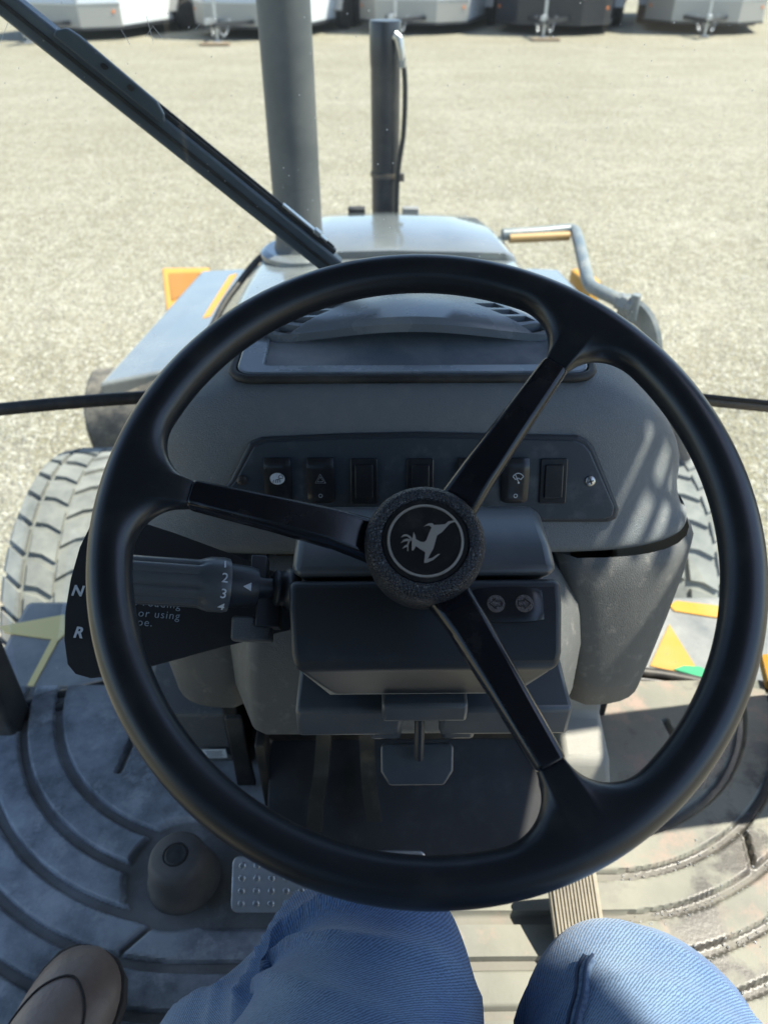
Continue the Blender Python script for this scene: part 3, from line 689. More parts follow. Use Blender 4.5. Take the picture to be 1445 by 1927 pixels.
mk('lever_bracket', box(LV-we2*.03+ld*.022-wn*.008, (.03, .018, .010), (ld, we2, wn)), 'grey_plastic', SL, bevel=.002)

# ---- cab shell: floor, sills, posts, roof, glass
CB = mk('cab_floor', box((0, .08, -.030), (1.34, 1.42, .05)), 'cab_paint', BH, bevel=.004)
mk('firewall', merge(box((0, .715, .17), (.62, .012, .36)), box((-.30, .735, .20), (.012, .05, .36)), box((.30, .735, .20), (.012, .05, .36))), 'dark_steel', CB, smooth=0)
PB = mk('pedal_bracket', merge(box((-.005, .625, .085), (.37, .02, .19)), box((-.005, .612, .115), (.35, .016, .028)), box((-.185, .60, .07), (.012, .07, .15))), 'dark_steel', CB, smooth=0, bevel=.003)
for bx, by in ((500, 1393), (548, 1448), (925, 1450)):
    c = ony(bx, by, .604); mk('bolt', lathe([(.010, -.008), (.010, 0), (.0065, .001), (.0065, .006), (.005, .007)], c, -Y+Z*.6, 6), 'steel_worn', CB, smooth=30)
sc_ = ony(404, 1418, .63)
mk('warning_sticker', box(sc_, (.034, .0010, .020)), 'sticker', CB, smooth=0)
mk('sticker_print', merge(*[box(sc_+Vector((0, -.0010, .006-.004*k)), (.024-.004*(k % 2), .0006, .0012)) for k in range(4)]), 'print_grey', CB, smooth=0)
mk('toe_shade_plate', hull_from_profile([(.612, .10, .18), (.485, .016, .18), (.485, .010, .18), (.62, .010, .18)]), 'toe_shade', CB, smooth=0, bevel=.002)  # dark sheet added over the floor in place of footwell shade
mk('footwell_light_block', box((-.232, .69, .165), (.02, .13, .33)), 'dark_steel', CB, smooth=0, bevel=.003)  # added to block side light so the footwell goes dark
mk('sticker_box', box((-.30, .685, .06), (.12, .10, .12)), 'grey_plastic', CB, smooth=0, bevel=.006)
mk('strap', prism([(-.016, -.05), (.010, -.05), (.006, .10), (-.014, .10)], ony(462, 1430, .60), X, Z, .008), 'rubber', CB, smooth=0, bevel=.002)
def sill(s):
    P = [(-.28*s, .805, .004), (-.40*s, .80, .004), (-.50*s, .775, .004), (-.60*s, .74, .004)]
    g = G()
    for k, (o, r) in enumerate((((0, 0, -.002), .009), ((0, -.026, -.004), .010))):
        g.add(*tube([Vector(p)+Vector(o) for p in catmull(P, 5)], r, 8))
    return g.v, g.f
for s in (1, -1): mk('glass_sill', sill(s), 'seal_rubber', CB, smooth=60)
CF = mk('cab_roof', prism([(-.42, 1.34), (-.54, 1.0), (-.615, .83), (-.72, .735), (-.768, .66), (-.768, -.80), (.768, -.80), (.768, .66), (.72, .735), (.615, .83), (.54, 1.0), (.42, 1.34)], (0, 0, 1.65), X, Y, .12), 'cab_paint', BH, smooth=0, bevel=.02)
def post(x0, y0, x1, y1, s):
    v1, f1 = loft([[(x0-s, y0-s, -.01), (x0+s, y0-s, -.01), (x0+s, y0+s, -.01), (x0-s, y0+s, -.01)], [(x1-s, y1-s, 1.66), (x1+s, y1-s, 1.66), (x1+s, y1+s, 1.66), (x1-s, y1+s, 1.66)]], closed=True)
    f1 += [[0, 1, 2, 3], [7, 6, 5, 4]]; return v1, f1
for (a, b, c, d) in ((-.603, .71, -.625, .80), (.63, .70, .64, .72), (-.66, -.62, -.68, -.62), (.66, -.62, .68, -.62)):
    mk('cab_post', post(a, b, c, d, .029), 'cab_paint', BH, smooth=40, bevel=.008, seg=3)
YW = .957
for s in (-1, 1):  # unseen bars added to break the sun on the dash into spots
    mk('dapple_loop', tube(catmull([(.665*s, .668, 1.41), (.665*s, .640, 1.40), (.665*s, .628, 1.36), (.665*s, .632, 1.30), (.665*s, .622, 1.25), (.665*s, .60, 1.21)], 6), .0058, 10), 'rubber', CF, smooth=60)
    mk('dapple_bar', tube([(.665*s, .59, 1.345), (.665*s, .67, 1.325)], .0055, 10), 'rubber', CF, smooth=60)
    for zz_ in (1.275, 1.395): mk('dapple_bar', tube([(.665*s, .585, zz_+.012), (.665*s, .67, zz_)], .0095, 10), 'rubber', CF, smooth=60)
    mk('dapple_knob', lathe([(.012, -.01), (.012, .012)], (.66*s, .648, 1.275), X, 14), 'rubber', CF, smooth=60)
mk('door_frame_sun_mask', merge(box((.66, .705, .83), (.05, .10, 1.66)), box((.66, .61, .435), (.05, .09, .83)), box((.66, .605, 1.105), (.05, .10, .15)), box((.66, .615, 1.56), (.05, .08, .20))), 'cab_paint', CF, smooth=0, bevel=.008)  # unseen boxes beside the post, gaps shaped to shade and dapple the dash
mk('rear_wall', merge(box((0, -.72, .42), (1.28, .03, .86)), box((0, -.72, 1.50), (1.28, .03, .30))), 'cab_paint', CF, smooth=0)
mk('side_window', ([(-.655, -.60, .35), (-.655, .55, .35), (-.655, .66, 1.64), (-.655, -.60, 1.64)], [[0, 1, 2, 3]]), 'lower_glass', CF, smooth=0)
mk('rear_window', ([(-.62, -.72, .85), (.62, -.72, .85), (.62, -.72, 1.35), (-.62, -.72, 1.35)], [[0, 1, 2, 3]]), 'tinted_glass', CF, smooth=0)
def pane(P, t=.005):
    P = [Vector(p) for p in P]; n = (P[1]-P[0]).cross(P[2]-P[0]).normalized(); k = len(P)
    return [p for p in P], [list(range(k))]
WS = mk('windshield', pane([(-.63, YW, .405), (-.30, YW, .425), (0, YW, .43), (.30, YW, .425), (.63, YW, .395), (.64, YW, 1.65), (-.64, YW, 1.65)]), 'windshield_glass', BH, smooth=0, label='dusty front windshield with specks and scratches')
for s in (1, -1):
    mk('lower_window', pane([(-.63*s, YW, .40), (-.275*s, YW, .424), (-.275*s, .812, .012), (-.40*s, .806, .012), (-.50*s, .782, .012), (-.59*s, .75, .012)]), 'lower_glass', BH, smooth=0)
sealL = catmull([(-.66, YW, .400), (-.50, YW, .417), (-.37, YW, .427), (-.27, YW, .430)], 6)
sealR = catmull([(.27, YW, .428), (.37, YW, .425), (.50, YW, .411), (.66, YW, .392)], 6)
mk('window_seal', tube(sealL, .0095, 10), 'rubber', WS, smooth=60); mk('window_seal', tube(sealR, .0080, 10), 'steel_worn', WS, smooth=60)
mk('window_seal', tube([p+Vector((0, -.004, .009)) for p in sealR], .0035, 8), 'rubber', WS, smooth=60)
# scratches on the glass
def scratch(a, b): return tube([ony(*a, YW-.002), ony(*b, YW-.002)], .00022, 4)
for a_, b_ in (((228, 55), (246, 85)), ((276, 30), (289, 80)), ((274, 70), (286, 52)), ((0, 85), (16, 42)), ((287, 48), (305, 70)), ((368, 55), (376, 46))): mk('scratch', scratch(a_, b_), 'sticker', WS, smooth=0)

# ---- wiper on the outside of the windshield
wa, wb = ony(-40, -45, YW+.02), ony(625, 492, YW+.02); wd = (wb-wa).normalized(); wx = Vector((-wd.z, 0, wd.x)); wx = wx if wx.z > 0 else -wx
WI = thing_w = mk('wiper', merge(box((wa+wb)/2-wx*.010, ((wb-wa).length+.02, .014, .016), (wd, Y, wx)), box((wa+wb)/2+wx*.003, ((wb-wa).length+.02, .020, .014), (wd, Y, wx))), 'wiper_paint', BH, smooth=30, bevel=.003, label='long dark wiper lying diagonally across the windshield')
def along(t): return wa+(wb-wa)*t
mk('wiper_rib', box((wa+wb)/2-wx*.0035-Y*.010, ((wb-wa).length, .003, .004), (wd, Y, wx)), 'rubber', WI, smooth=0)
mk('wiper_blade', merge(box(along(.64)+wx*.0125, ((wb-wa).length*.70, .010, .006), (wd, Y, wx)), box(along(.66)+wx*.016, ((wb-wa).length*.64, .004, .004), (wd, Y, wx))), 'rubber', WI, smooth=0, bevel=.001)
q0, q1 = along(.185), along(.47)
LB = (q1-q0).length
bp_ = [(0, .006), (LB*.06, .016), (LB*.16, .018), (LB*.88, .016), (LB*.97, .010), (LB, .004), (LB, 0), (0, 0)]
WB = mk('wiper_bridge', prism([(p[0], p[1]) for p in bp_][::-1], q0-Y*.014+wx*.006, wd, wx, .005, -.002), 'wiper_paint', WI, smooth=0, bevel=.002)
for t in (.42, .66): mk('bridge_hole', prism([(LB*t+p[0]*1.8, .010+p[1]) for p in ellipse(.0022, .0026, 10)], q0-Y*.0195+wx*.006, wd, wx, .003, -.003), 'rubber', WI, smooth=0)
mk('wiper_tip', merge(box(along(.88)+wx*.0185-Y*.004, (.07, .010, .003), (wd, Y, wx)), box(along(.92)+wx*.019-Y*.004, (.010, .012, .006), (wd, Y, wx))), 'zinc', WI, bevel=.001)

# ---- hood, exhaust, loader
def hoodrow(y, zt, ht, zs, hs, zb):
    r = [(hs, y, zb), (hs, y, zs-.10), (hs, y, zs), (ht+.03, y, zt-.018), (ht, y, zt-.004), (ht*.6, y, zt), (0, y, zt+.004)]
    return r+[(-p[0], p[1], p[2]) for p in r[-2::-1]]
cow = loft([hoodrow(y, zt, ht, zs, hs, -.55) for (y, zt, ht, zs, hs) in ((1.0, .295, .36, .17, .44), (1.4, .30, .345, .18, .425), (1.75, .295, .335, .18, .41), (1.955, .285, .325, .18, .40))])
HO = mk('hood', cow, 'hood_paint', BH, smooth=50, label='dusty black engine hood ahead of the windshield')
fr_rows = [(1.968, .275, .31, .18, .385, -.55), (1.972, .300, .305, .19, .38, -.55), (1.99, .306, .300, .19, .378, -.55), (2.16, .306, .285, .19, .36, -.55), (2.28, .302, .262, .17, .335, -.55), (2.335, .296, .235, .14, .31, -.55), (2.362, .275, .215, .10, .29, -.55), (2.37, .10, .20, .0, .27, -.55), (2.372, -.2, .19, -.35, .26, -.55)]
v, f = loft([hoodrow(*r) for r in fr_rows]); n = 13; f.append(list(range((len(fr_rows)-1)*n, len(fr_rows)*n)))
mk('hood_front', (v, f), 'hood_paint', HO, smooth=50)
mk('hood_edge_seal', tube(catmull([onz(385, 645, .175), onz(400, 615, .19), onz(422, 572, .21), onz(450, 533, .235), onz(480, 495, .265), onz(505, 474, .285), onz(530, 462, .29)], 5), .009, 8), 'rubber', HO, smooth=60)
ES = mk('exhaust_stack', lathe([(.090, -.05), (.090, .0), (.086, .010), (.068, .030), (.0625, .05), (.0610, .09), (.0595, 1.25), (.055, 1.25), (.055, .2)], (-.236, 2.0, .275), Z, 40), 'stack_paint', BH, smooth=50, label='tall dark grey exhaust stack rising from the hood')
mk('stack_collar', lathe([(.105, 0), (.105, .012), (.092, .02), (.088, .02)], (-.236, 2.0, .285), Z, 40), 'hood_paint', ES, smooth=50)
HC = mk('hydraulic_cylinder', lathe([(.043, 0), (.043, .66), (.0445, .665), (.0455, .70), (.0455, .768), (.043, .774), (.002, .774)], (-.004, 2.5, .0), Z, 40), 'cylinder_paint', BH, smooth=40, label='upright black hydraulic cylinder with a thin hose')
hose = catmull([(.030, 2.46, .735), (.042, 2.45, .70), (.052, 2.45, .62), (.050, 2.45, .50), (.036, 2.45, .40), (.032, 2.45, .33), (.030, 2.45, .18)], 8)
mk('cylinder_hose', tube(hose, .0075, 10), 'hose_rubber', HC, smooth=60)
mk('hose_fitting', merge(tube([(.022, 2.455, .742), (.032, 2.45, .735), (.040, 2.45, .70), (.045, 2.45, .665)], [.013, .013, .010, .009], 12), lathe([(.013, 0), (.013, .018)], (.043, 2.45, .665), Z, 6)), 'zinc', HC, smooth=40)
mk('hose_clamp', merge(lathe([(.0445, 0), (.0465, 0), (.0465, .012), (.0445, .012)], (-.004, 2.5, .365), Z, 32), box((.046, 2.45, .372), (.014, .02, .022))), 'steel_worn', HC, smooth=40)
for x0, w_, m_ in ((671, .052, 'rubber'), (772, .05, 'plate_grey')):
    mk('hood_latch', box(ony(x0, 397, 2.36), (w_, .03, .022)), m_, HO, smooth=30, bevel=.003)
# handrail and hose guard on the right
rail = [onz(945, 442, .285), onz(1010, 438, .285), onz(1062, 433, .285), onz(1079, 434, .285), onz(1087, 450, .28), onz(1100, 505, .265), onz(1108, 533, .255), onz(1122, 545, .25), onz(1165, 566, .24)]
HR = mk('grab_rail', tube(catmull(rail, 5), .0165, 14), 'tube_paint', BH, smooth=60, label='bent grey grab rail beside the right of the hood')
mk('rail_underside', tube([onz(958, 449, .278), onz(1070, 444, .278)], .013, 10), 'rail_yellow', HR, smooth=60)
c0, c1 = onz(1163, 565, .24), onz(1192, 580, .235)
mk('rail_fitting', merge(tube([c0, c1], .022, 8), lathe([(.026, 0), (.026, .02), (.018, .024)], c0.lerp(c1, .3), c1-c0, 6), tube([c1-Z*.03, c1+Z*.035], .012, 10)), 'tube_paint', HR, smooth=30, bevel=.002)
gp = catmull([onz(1172, 562, .24), onz(1206, 570, .235), onz(1230, 596, .22), onz(1243, 632, .19), onz(1246, 668, .15)], 6)
rows = [[p+Z*.004, p+Vector((-.002, 0, -.055)), p+Vector((-.010, 0, -.055)), p+Vector((-.010, 0, .0))] for p in gp]
mk('hose_guard', loft(rows, closed=True), 'tube_paint', BH, smooth=50, label='curved grey guard plate at the end of the grab rail')
for pts, r_, m_ in (([(1190, 640, .1), (1215, 700, .02), (1226, 745, -.03), (1252, 790, -.1), (1275, 850, -.2)], .018, 'hose_rubber'), ([(1205, 700, .0), (1236, 780, -.1), (1262, 830, -.15), (1300, 880, -.25)], .014, 'zinc'), ([(1180, 690, .05), (1230, 735, .02), (1270, 800, -.08), (1290, 860, -.2)], .016, 'steel_worn')):
    mk('hydraulic_hose', tube(catmull([onz(*p) for p in pts], 6), r_, 10), m_, BH, smooth=60)
# loader arms
def arm(s):
    P = [onz(186, 722, -.17), onz(345, 690, -.17), onz(468, 505, -.27), onz(380, 509, -.27)]
    if s < 0: P = [Vector((-p.x-.03, p.y, p.z)) for p in P][::-1]
    v = P+[p-Z*.24 for p in P]
    return v, [[0, 1, 2, 3], [7, 6, 5, 4], [0, 4, 5, 1], [1, 5, 6, 2], [2, 6, 7, 3], [3, 7, 4, 0]]
for s, t in ((1, 'left'), (-1, 'right')):
    LA = mk('loader_arm', arm(s), 'hood_paint', BH, smooth=0, bevel=.012, seg=3, label='black loader arm with a yellow end on the %s' % t)
    def sx(p): return Vector((p.x if s > 0 else -p.x-.03, p.y, p.z))
    if s > 0: poly = [(304, 503), (396, 502), (350, 572), (313, 584)]
    else: poly = [(1072, 506), (1098, 502), (1132, 529), (1110, 536)]
    Q = [onz(x, y, -.27) for x, y in poly]; Qb = [p-Z*.16 for p in Q]
    mk('arm_bracket', (Q+Qb, [[0, 1, 2, 3], [7, 6, 5, 4]]+[[i, i+4, (i+1) % 4+4, (i+1) % 4] for i in range(4)]), 'yellow_paint', LA, smooth=0, bevel=.012)
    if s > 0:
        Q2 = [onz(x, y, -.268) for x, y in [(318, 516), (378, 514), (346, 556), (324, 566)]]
        mk('pocket_shade', (Q2, [[0, 1, 2, 3]]), 'yellow_shaded', LA, smooth=0, solid=.004)  # flat sheet; inner shade of the channel put into its colour
    stripe = [sx(onz(*p)) for p in ((432, 520, -.262), (446, 516, -.262), (396, 596, -.215), (382, 600, -.215))]
    mk('arm_stripe', (stripe, [[0, 1, 2, 3]]), 'yellow_paint', LA, smooth=0, solid=.004)
    pb = sx(onz(228, 745, -.25)); pv = []
    rows = []
    for k in range(9):
        a = math.pi*k/8-.3; rows.append([(pb.x+xx, pb.y+.05-.15*math.cos(a), -.33+.140*math.sin(a)+random.uniform(-.006, .006)) for xx in (-.105, -.095, -.03, .05, .12, .14)])
    rows.append([(p[0], p[1], -.6) for p in rows[-1]]); rows.insert(0, [(p[0], p[1]+.05, -.6) for p in rows[0]])
    v, f = loft(rows); nn = len(rows)
    f += [[i*6 for i in range(nn)][::-1], [i*6+5 for i in range(nn)]]
    mk('arm_pivot', (v, f), 'weathered_rubber', LA, smooth=40, bevel=.01)

# ---- front tyres
def tyre_vf(cx, flip):
    ax = X; prof = [(.235, -.13), (.30, -.150), (.38, -.158), (.435, -.150), (.470, -.125), (.479, -.06), (.481, 0), (.479, .06), (.470, .125), (.435, .150), (.38, .158), (.30, .150), (.235, .13)]
    g = G(); c = Vector((cx, 1.70, -.71)); v, f = lathe(prof, c, X, 72); f = [q for q in f if len(q) == 4]; g.add(v, f)
    N = 36
    for row in (-1, 1):
        for k in range(N):
            a0 = 2*math.pi*(k+(.5 if row > 0 else 0))/N; sec = []
            for part_ in (((.004, 0, .068), (.040, .046, .070), (.072, .060, .072)), ((.086, .066, .074), (.130, .140, .077), (.156, .165, .078))):
                sec = []
                for (t, da, wd_) in part_:
                    x = row*t; rb = .470 if t < .12 else (.455 if t < .14 else .41); rt = .4905 if t < .12 else (.481 if t < .15 else .44); a = a0-da*flip
                    sec.append([c+Vector((x, math.cos(q)*r, math.sin(q)*r)) for q, r in ((a-wd_, rb), (a-wd_*.88, rt), (a+wd_*.88, rt), (a+wd_, rb))])
                v, f = loft(sec, closed=True); f += [[0, 1, 2, 3], [len(v)-1, len(v)-2, len(v)-3, len(v)-4]]; g.add(v, f)
    return g.v, g.f
for cx in (-.850, .830):
    TY = mk('front_wheel', tyre_vf(cx, 1), 'tyre_rubber', BH, smooth=30, label='dusty front tyre with chunky angled tread on the %s' % ('left' if cx < 0 else 'right'))
    mk('wheel_rim', lathe([(.0, -.03), (.10, -.03), (.14, -.06), (.20, -.06), (.225, -.12), (.245, -.135), (.245, .135), (.225, .12), (.20, .06), (.10, .06), (0, .06)], (cx, 1.70, -.71), X, 40), 'yellow_paint', TY, smooth=40)
    mk('axle', tube([(cx, 1.70, -.71), (0, 1.70, -.66)], .07, 16), 'dark_steel', TY)
# ---- side boxes outside the lower windows, with their painted marks
for s in (-1, 1):
    xo, xi = .74*s, .36*s
    SB = mk('side_box', box(((xo+xi)/2, .96, -.25), (abs(xo-xi), .25, .30)), 'plate_grey', BH, smooth=0, bevel=.012, label='grey side box outside the %s lower window' % ('left' if s < 0 else 'right'))
    zz = -.1
    def mark(P, m_, h=.0025):
        Q = [onz(x, y, zz+.0005) for x, y in P]; v = Q+[p+Z*h for p in Q]; k = len(P)
        mk('painted_mark', (v, [list(range(k)), list(range(k, 2*k))]+[[i, (i+1) % k, (i+1) % k+k, i+k] for i in range(k)]), m_, SB, smooth=0)
    if s > 0:
        mark([(1258, 1140), (1272, 1132), (1390, 1146), (1390, 1190), (1366, 1176), (1356, 1165), (1268, 1151)], 'yellow_paint')
        mark([(1258, 1176), (1308, 1256), (1270, 1264), (1248, 1260), (1222, 1254)], 'yellow_paint', .002)
        mark([(1266, 1262), (1285, 1255), (1315, 1257), (1345, 1272), (1345, 1284)], 'decal_green', .004)
    else:
        mark([(2, 1180), (122, 1158), (124, 1195), (106, 1210), (98, 1204), (10, 1192)], 'pale_yellow')
        mark([(98, 1204), (110, 1207), (64, 1292), (53, 1290)], 'pale_yellow', .002)
    mk('frame_rail', box((.40*s, 1.3, -.55), (.12, 1.4, .22)), 'dark_steel', SB, smooth=0, bevel=.01)
YE = mk('yellow_fender_edge', tube([onz(1440, 1240, .02), onz(1452, 1290, .02)], .012, 8), 'yellow_paint', BH)

# ---- pedals and floor fittings
def brake(px0, px1, py0, py1, z0, z1, armx, arm_pts, studs):
    a, b, c, d = onz(px0+6, py0, z1), onz(px1, py0, z1), onz(px1, py1, z0), onz(px0, py1, z0)
    ex = (b-a).normalized(); ey = ((a+b)/2-(c+d)/2).normalized(); n = ex.cross(ey); c0_ = (a+b+c+d)/4
    w2, h2 = ((b-a).length+(c-d).length)/2, ((a-d).length+(b-c).length)/2
    BP = mk('brake_pedal', prism(rrect(w2, h2, .008), c0_, ex, n.cross(ex), 0, -.004), 'pedal_steel', BH, smooth=0, bevel=.0012, label='studded steel brake pedal pad' )
    g = G()
    for i in range(studs[0]):
        for j in range(studs[1]):
            o = c0_+ex*((i+.5)/studs[0]-.5)*w2*.94+n.cross(ex)*((j+.5)/studs[1]-.5)*h2*.9
            mk('stud', lathe([(.0044, 0), (.0040, .0016), (.0030, .0024), (.0022, .0022), (.0020, .0005)], o, n, 12), 'pedal_steel', BP, smooth=60)
    mk('pedal_arm', loft([[p-X*.0095, p+X*.0095, p+X*.0095+Vector((0, .010, -.016)), p-X*.0095+Vector((0, .010, -.016))] for p in catmull(arm_pts, 6)], closed=True), 'arm_steel', BP, smooth=30)
    return BP
brake(433, 614, 1612, 1718, .045, .085, 0, [(-.100, .60, .30), (-.103, .585, .17), (-.108, .560, .105), (-.113, .525, .088), (-.115, .49, .075)], (6, 4))
brake(640, 800, 1602, 1676, .05, .085, 0, [(-.052, .60, .30), (-.050, .585, .17), (-.048, .560, .11), (-.045, .53, .092), (-.04, .50, .08)], (5, 3))
mk('pedal_stop', merge(tube([(-.098, .455, 0), (-.098, .455, .03)], .006, 10), box((-.098, .44, .02), (.008, .05, .02))), 'dark_steel', BH)
# accelerator
aq = [onz(1038, 1640, .085), onz(1126, 1632, .085), onz(1136, 1778, .042), onz(1040, 1784, .042)]
ex = (aq[1]-aq[0]).normalized(); ey = ((aq[0]+aq[1])/2-(aq[2]+aq[3])/2).normalized(); an = ex.cross(ey).normalized(); ac = sum(aq, Vector())/4
aw, ah = (aq[2]-aq[3]).length, ((aq[0]+aq[1])/2-(aq[2]+aq[3])/2).length
AP = mk('accelerator_pedal', prism(rrect(aw, ah, .006), ac, ex, an.cross(ex), -.001, -.010), 'pedal_rubber', BH, smooth=0, bevel=.002, label='dusty ribbed accelerator pedal on the right')
mk('pedal_rib', merge(*[box(ac+ex*((k+.5)/13-.5)*aw*.90, (aw*.045, ah*.93, .004), (ex, an.cross(ex), an)) for k in range(13)]), 'pedal_rubber', AP, smooth=0, bevel=.0006, kind='stuff')
mk('pedal_base', box(ac-an*.03-ey*.02, (aw*.5, ah*.5, .03), (ex, an.cross(ex), an)), 'dark_steel', AP)
# foot button: truncated rubber cone
fb = onz(348, 1655, 0)
FB = mk('floor_button', lathe([(.046, 0), (.046, .006), (.041, .018), (.036, .046), (.0335, .054), (.029, .0585), (.016, .0595), (.0155, .0575), (.002, .0575)], fb, Vector((-.03, .03, 1)), 40), 'boot_rubber', BH, smooth=50, label='round rubber-covered foot button left of the brake pedals')
mk('button_cap', lathe([(.0145, .055), (.0145, .0585), (.012, .060), (.008, .0596), (.003, .0605), (.001, .0605)], fb, Vector((-.03, .03, 1)), 24), 'rubber', FB, smooth=30)
# duct box at the right foot of the column
hb = hull_from_profile([(.56, .118, .030), (.62, .135, .030), (.645, .33, .030), (.72, .33, .030), (.72, .0, .033), (.545, .004, .036), (.538, .035, .036), (.541, .085, .034)])
HB = mk('heater_duct', ([(p[0]+.232, p[1], p[2]) for p in hb[0]], hb[1]), 'pale_plastic', BH, smooth=40, bevel=.008, seg=3, label='pale grey duct box on the floor right of the pedals')
mk('duct_foot', box((.236, .553, .006), (.082, .05, .012)), 'pale_plastic', HB, bevel=.004)

# ---- floor mat (lies loose on the cab floor)
def floor_mat():
    nx, ny = 520, 320; xs = np.linspace(-.605, .605, nx); ys = np.linspace(.03, .775, ny)
    Xg, Yg = np.meshgrid(xs, ys); yc, x0 = .80, .25
    dx = np.maximum(np.abs(Xg)-x0, 0); rr = np.where(dx > 0, np.hypot(dx, Yg-yc), np.abs(yc-Yg))
    ph = ((rr-.328)/.0505) % 1.0; gw = .30
    def ss(a, b, x): t = np.clip((x-a)/(b-a), 0, 1); return t*t*(3-2*t)
    groove = ss(0, .045, ph)*(1-ss(gw-.045, gw, ph)); groove = np.where(rr < .275, 0, groove)
    # radial cuts between the raised bands
    for (ax_, ay, bx_, by) in ((-.395, .70, -.405, .62), (.40, .70, .41, .60), (-.27, .50, -.35, .44), (-.28, .44, -.34, .38), (.45, .52, .44, .46)):
        dd = np.array([bx_-ax_, by-ay]); L_ = np.hypot(*dd); dd /= L_
        t = (Xg-ax_)*dd[0]+(Yg-ay)*dd[1]; s_ = np.abs((Xg-ax_)*dd[1]-(Yg-ay)*dd[0])
        cut = (1-ss(.002, .006, s_))*ss(-.004, .002, t)*(1-ss(L_-.002, L_+.004, t)); groove = np.maximum(groove, cut)
    # the well round the foot button and the brake pedals
    well = 1-ss(.068, .076, np.hypot(Xg+.285, Yg-.475)); groove = np.maximum(groove, well)
    pw = ss(-.25, -.24, Xg)*(1-ss(-.09, -.08, Xg))*ss(.40, .41, Yg)*(1-ss(.56, .57, Yg)); groove = np.maximum(groove, pw)
    Zg = .012-.0085*groove+.0006*np.sin(Xg*37+Yg*11)+.0005*np.sin(Yg*53-Xg*23)
    V = np.stack([Xg, Yg, Zg], -1).reshape(-1, 3)
    idx = np.arange(nx*ny).reshape(ny, nx); F = np.stack([idx[:-1, :-1], idx[:-1, 1:], idx[1:, 1:], idx[1:, :-1]], -1).reshape(-1, 4)
    return [Vector(p) for p in V.tolist()], F.tolist()
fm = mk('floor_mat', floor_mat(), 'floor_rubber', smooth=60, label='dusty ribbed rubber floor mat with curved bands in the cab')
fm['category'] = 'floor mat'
def droplets():
    g = G(); ic = [(0, 0, 1)]+[(math.cos(a)*.89, math.sin(a)*.89, .45) for a in [k*math.pi/3 for k in range(6)]]+[(math.cos(a), math.sin(a), -.1) for a in [k*math.pi/3+.5 for k in range(6)]]
    fc = [[0, 1+k, 1+(k+1) % 6] for k in range(6)]+[[1+k, 7+k, 1+(k+1) % 6] for k in range(6)]+[[1+(k+1) % 6, 7+k, 7+(k+1) % 6] for k in range(6)]
    n = 0
    while n < 300:
        a = random.uniform(.05, 1.25); band = random.choice((.338, .388, .388, .4385, .4385, .489)); r = band+random.gauss(0, .006)
        x = .25+r*math.sin(a); y = .80-r*math.cos(a)
        if x > .59 or y < .06: continue
        rel = ((r-.328)/.0505) % 1; z = .0042 if .05 < rel < .27 else .0122
        s = random.uniform(.0006, .0019); n += 1
        g.add([(x+p[0]*s, y+p[1]*s, z+p[2]*s*.75) for p in ic], fc)
    o = mk('water_droplets', (g.v, g.f), 'water', smooth=180, kind='stuff', label='water droplets standing in the wet mat grooves'); o['category'] = 'droplets'
mw = mat('water', (0.75, 0.78, 0.8), 0.03); mw.node_tree.nodes['Principled BSDF'].inputs['Transmission Weight'].default_value = 0.8
droplets()

# ---- operator's seat (behind the viewpoint)
ST = mk('operator_seat', hull_from_profile([(-.62, .30, .24), (-.05, .28, .24), (-.03, .33, .25), (-.08, .37, .25), (-.60, .36, .25)]), 'seat_fabric', BH, smooth=40, bevel=.03, seg=3, label='black operator seat cushion')
mk('seat_back', hull_from_profile([(-.66, .34, .24), (-.54, .34, .24), (-.60, .95, .22), (-.72, .95, .22)]), 'seat_fabric', ST, smooth=40, bevel=.03, seg=3)
mk('seat_pedestal', box((0, -.34, .14), (.36, .42, .29)), 'cab_paint', ST, bevel=.01)

# ================================================================== the driver: legs in jeans and boots
PE = thing('person', 'seated driver in faded blue jeans and brown leather boots', 'person', (0, 0, FZ))
def leg(path, rad, side_):
    """ring loft along hip - knee - ankle with cloth folds"""
    P = catmull(path, 26); n = 56; k = len(P)
    segr = []
    for i in range(len(rad)-1):
        for q in range(26):
            t = q/26; t = t*t*(3-2*t); segr.append(rad[i]+(rad[i+1]-rad[i])*t)
    segr.append(rad[-1])
    tan = [(P[min(i+1, k-1)]-P[max(i-1, 0)]).normalized() for i in range(k)]
    x = Vector((1, 0, 0)); rows = []; L_ = 0; uv = []
    for i in range(k):
        z = tan[i]; x = (x-z*x.dot(z)).normalized(); y = z.cross(x)
        if i: L_ += (P[i]-P[i-1]).length
        row = []
        for j in range(n):
            a = 2*math.pi*j/n; d = x*math.cos(a)+y*math.sin(a); p = P[i]+d*segr[i]
            fo = noise.noise(p*10+Vector((side_*3, 0, 0)))*.007+noise.noise(p*24)*.0022
            t_ = i/k
            wob = .5*noise.noise(p*8+Vector((0, side_*5, 0)))
            kn = max(0, 1-abs(t_-.50)/.20); sh = min(1, max(0, (t_-.52)*6))
            def ridge(q): q = q % 1.0; return (1-abs(2*q-1))**3
            # sharp folds fanning out from behind the knee, then long drag lines down the shin
            cre = (ridge(3.0*(t_*6+.30*math.cos(a-1.1*side_))+wob)-.35)*kn*.0135*(.25+.75*max(0, math.cos(a-2.2*side_)))
            dia = (ridge(2*a/(2*math.pi)+5.5*t_*side_+1.3*wob)-.3)*.0130*sh
            p = p+d*(fo+cre+dia); row.append(p); uv.append((a*segr[i], L_))
        rows.append(row)
    v, f = loft(rows, closed=True); return v, f, uv
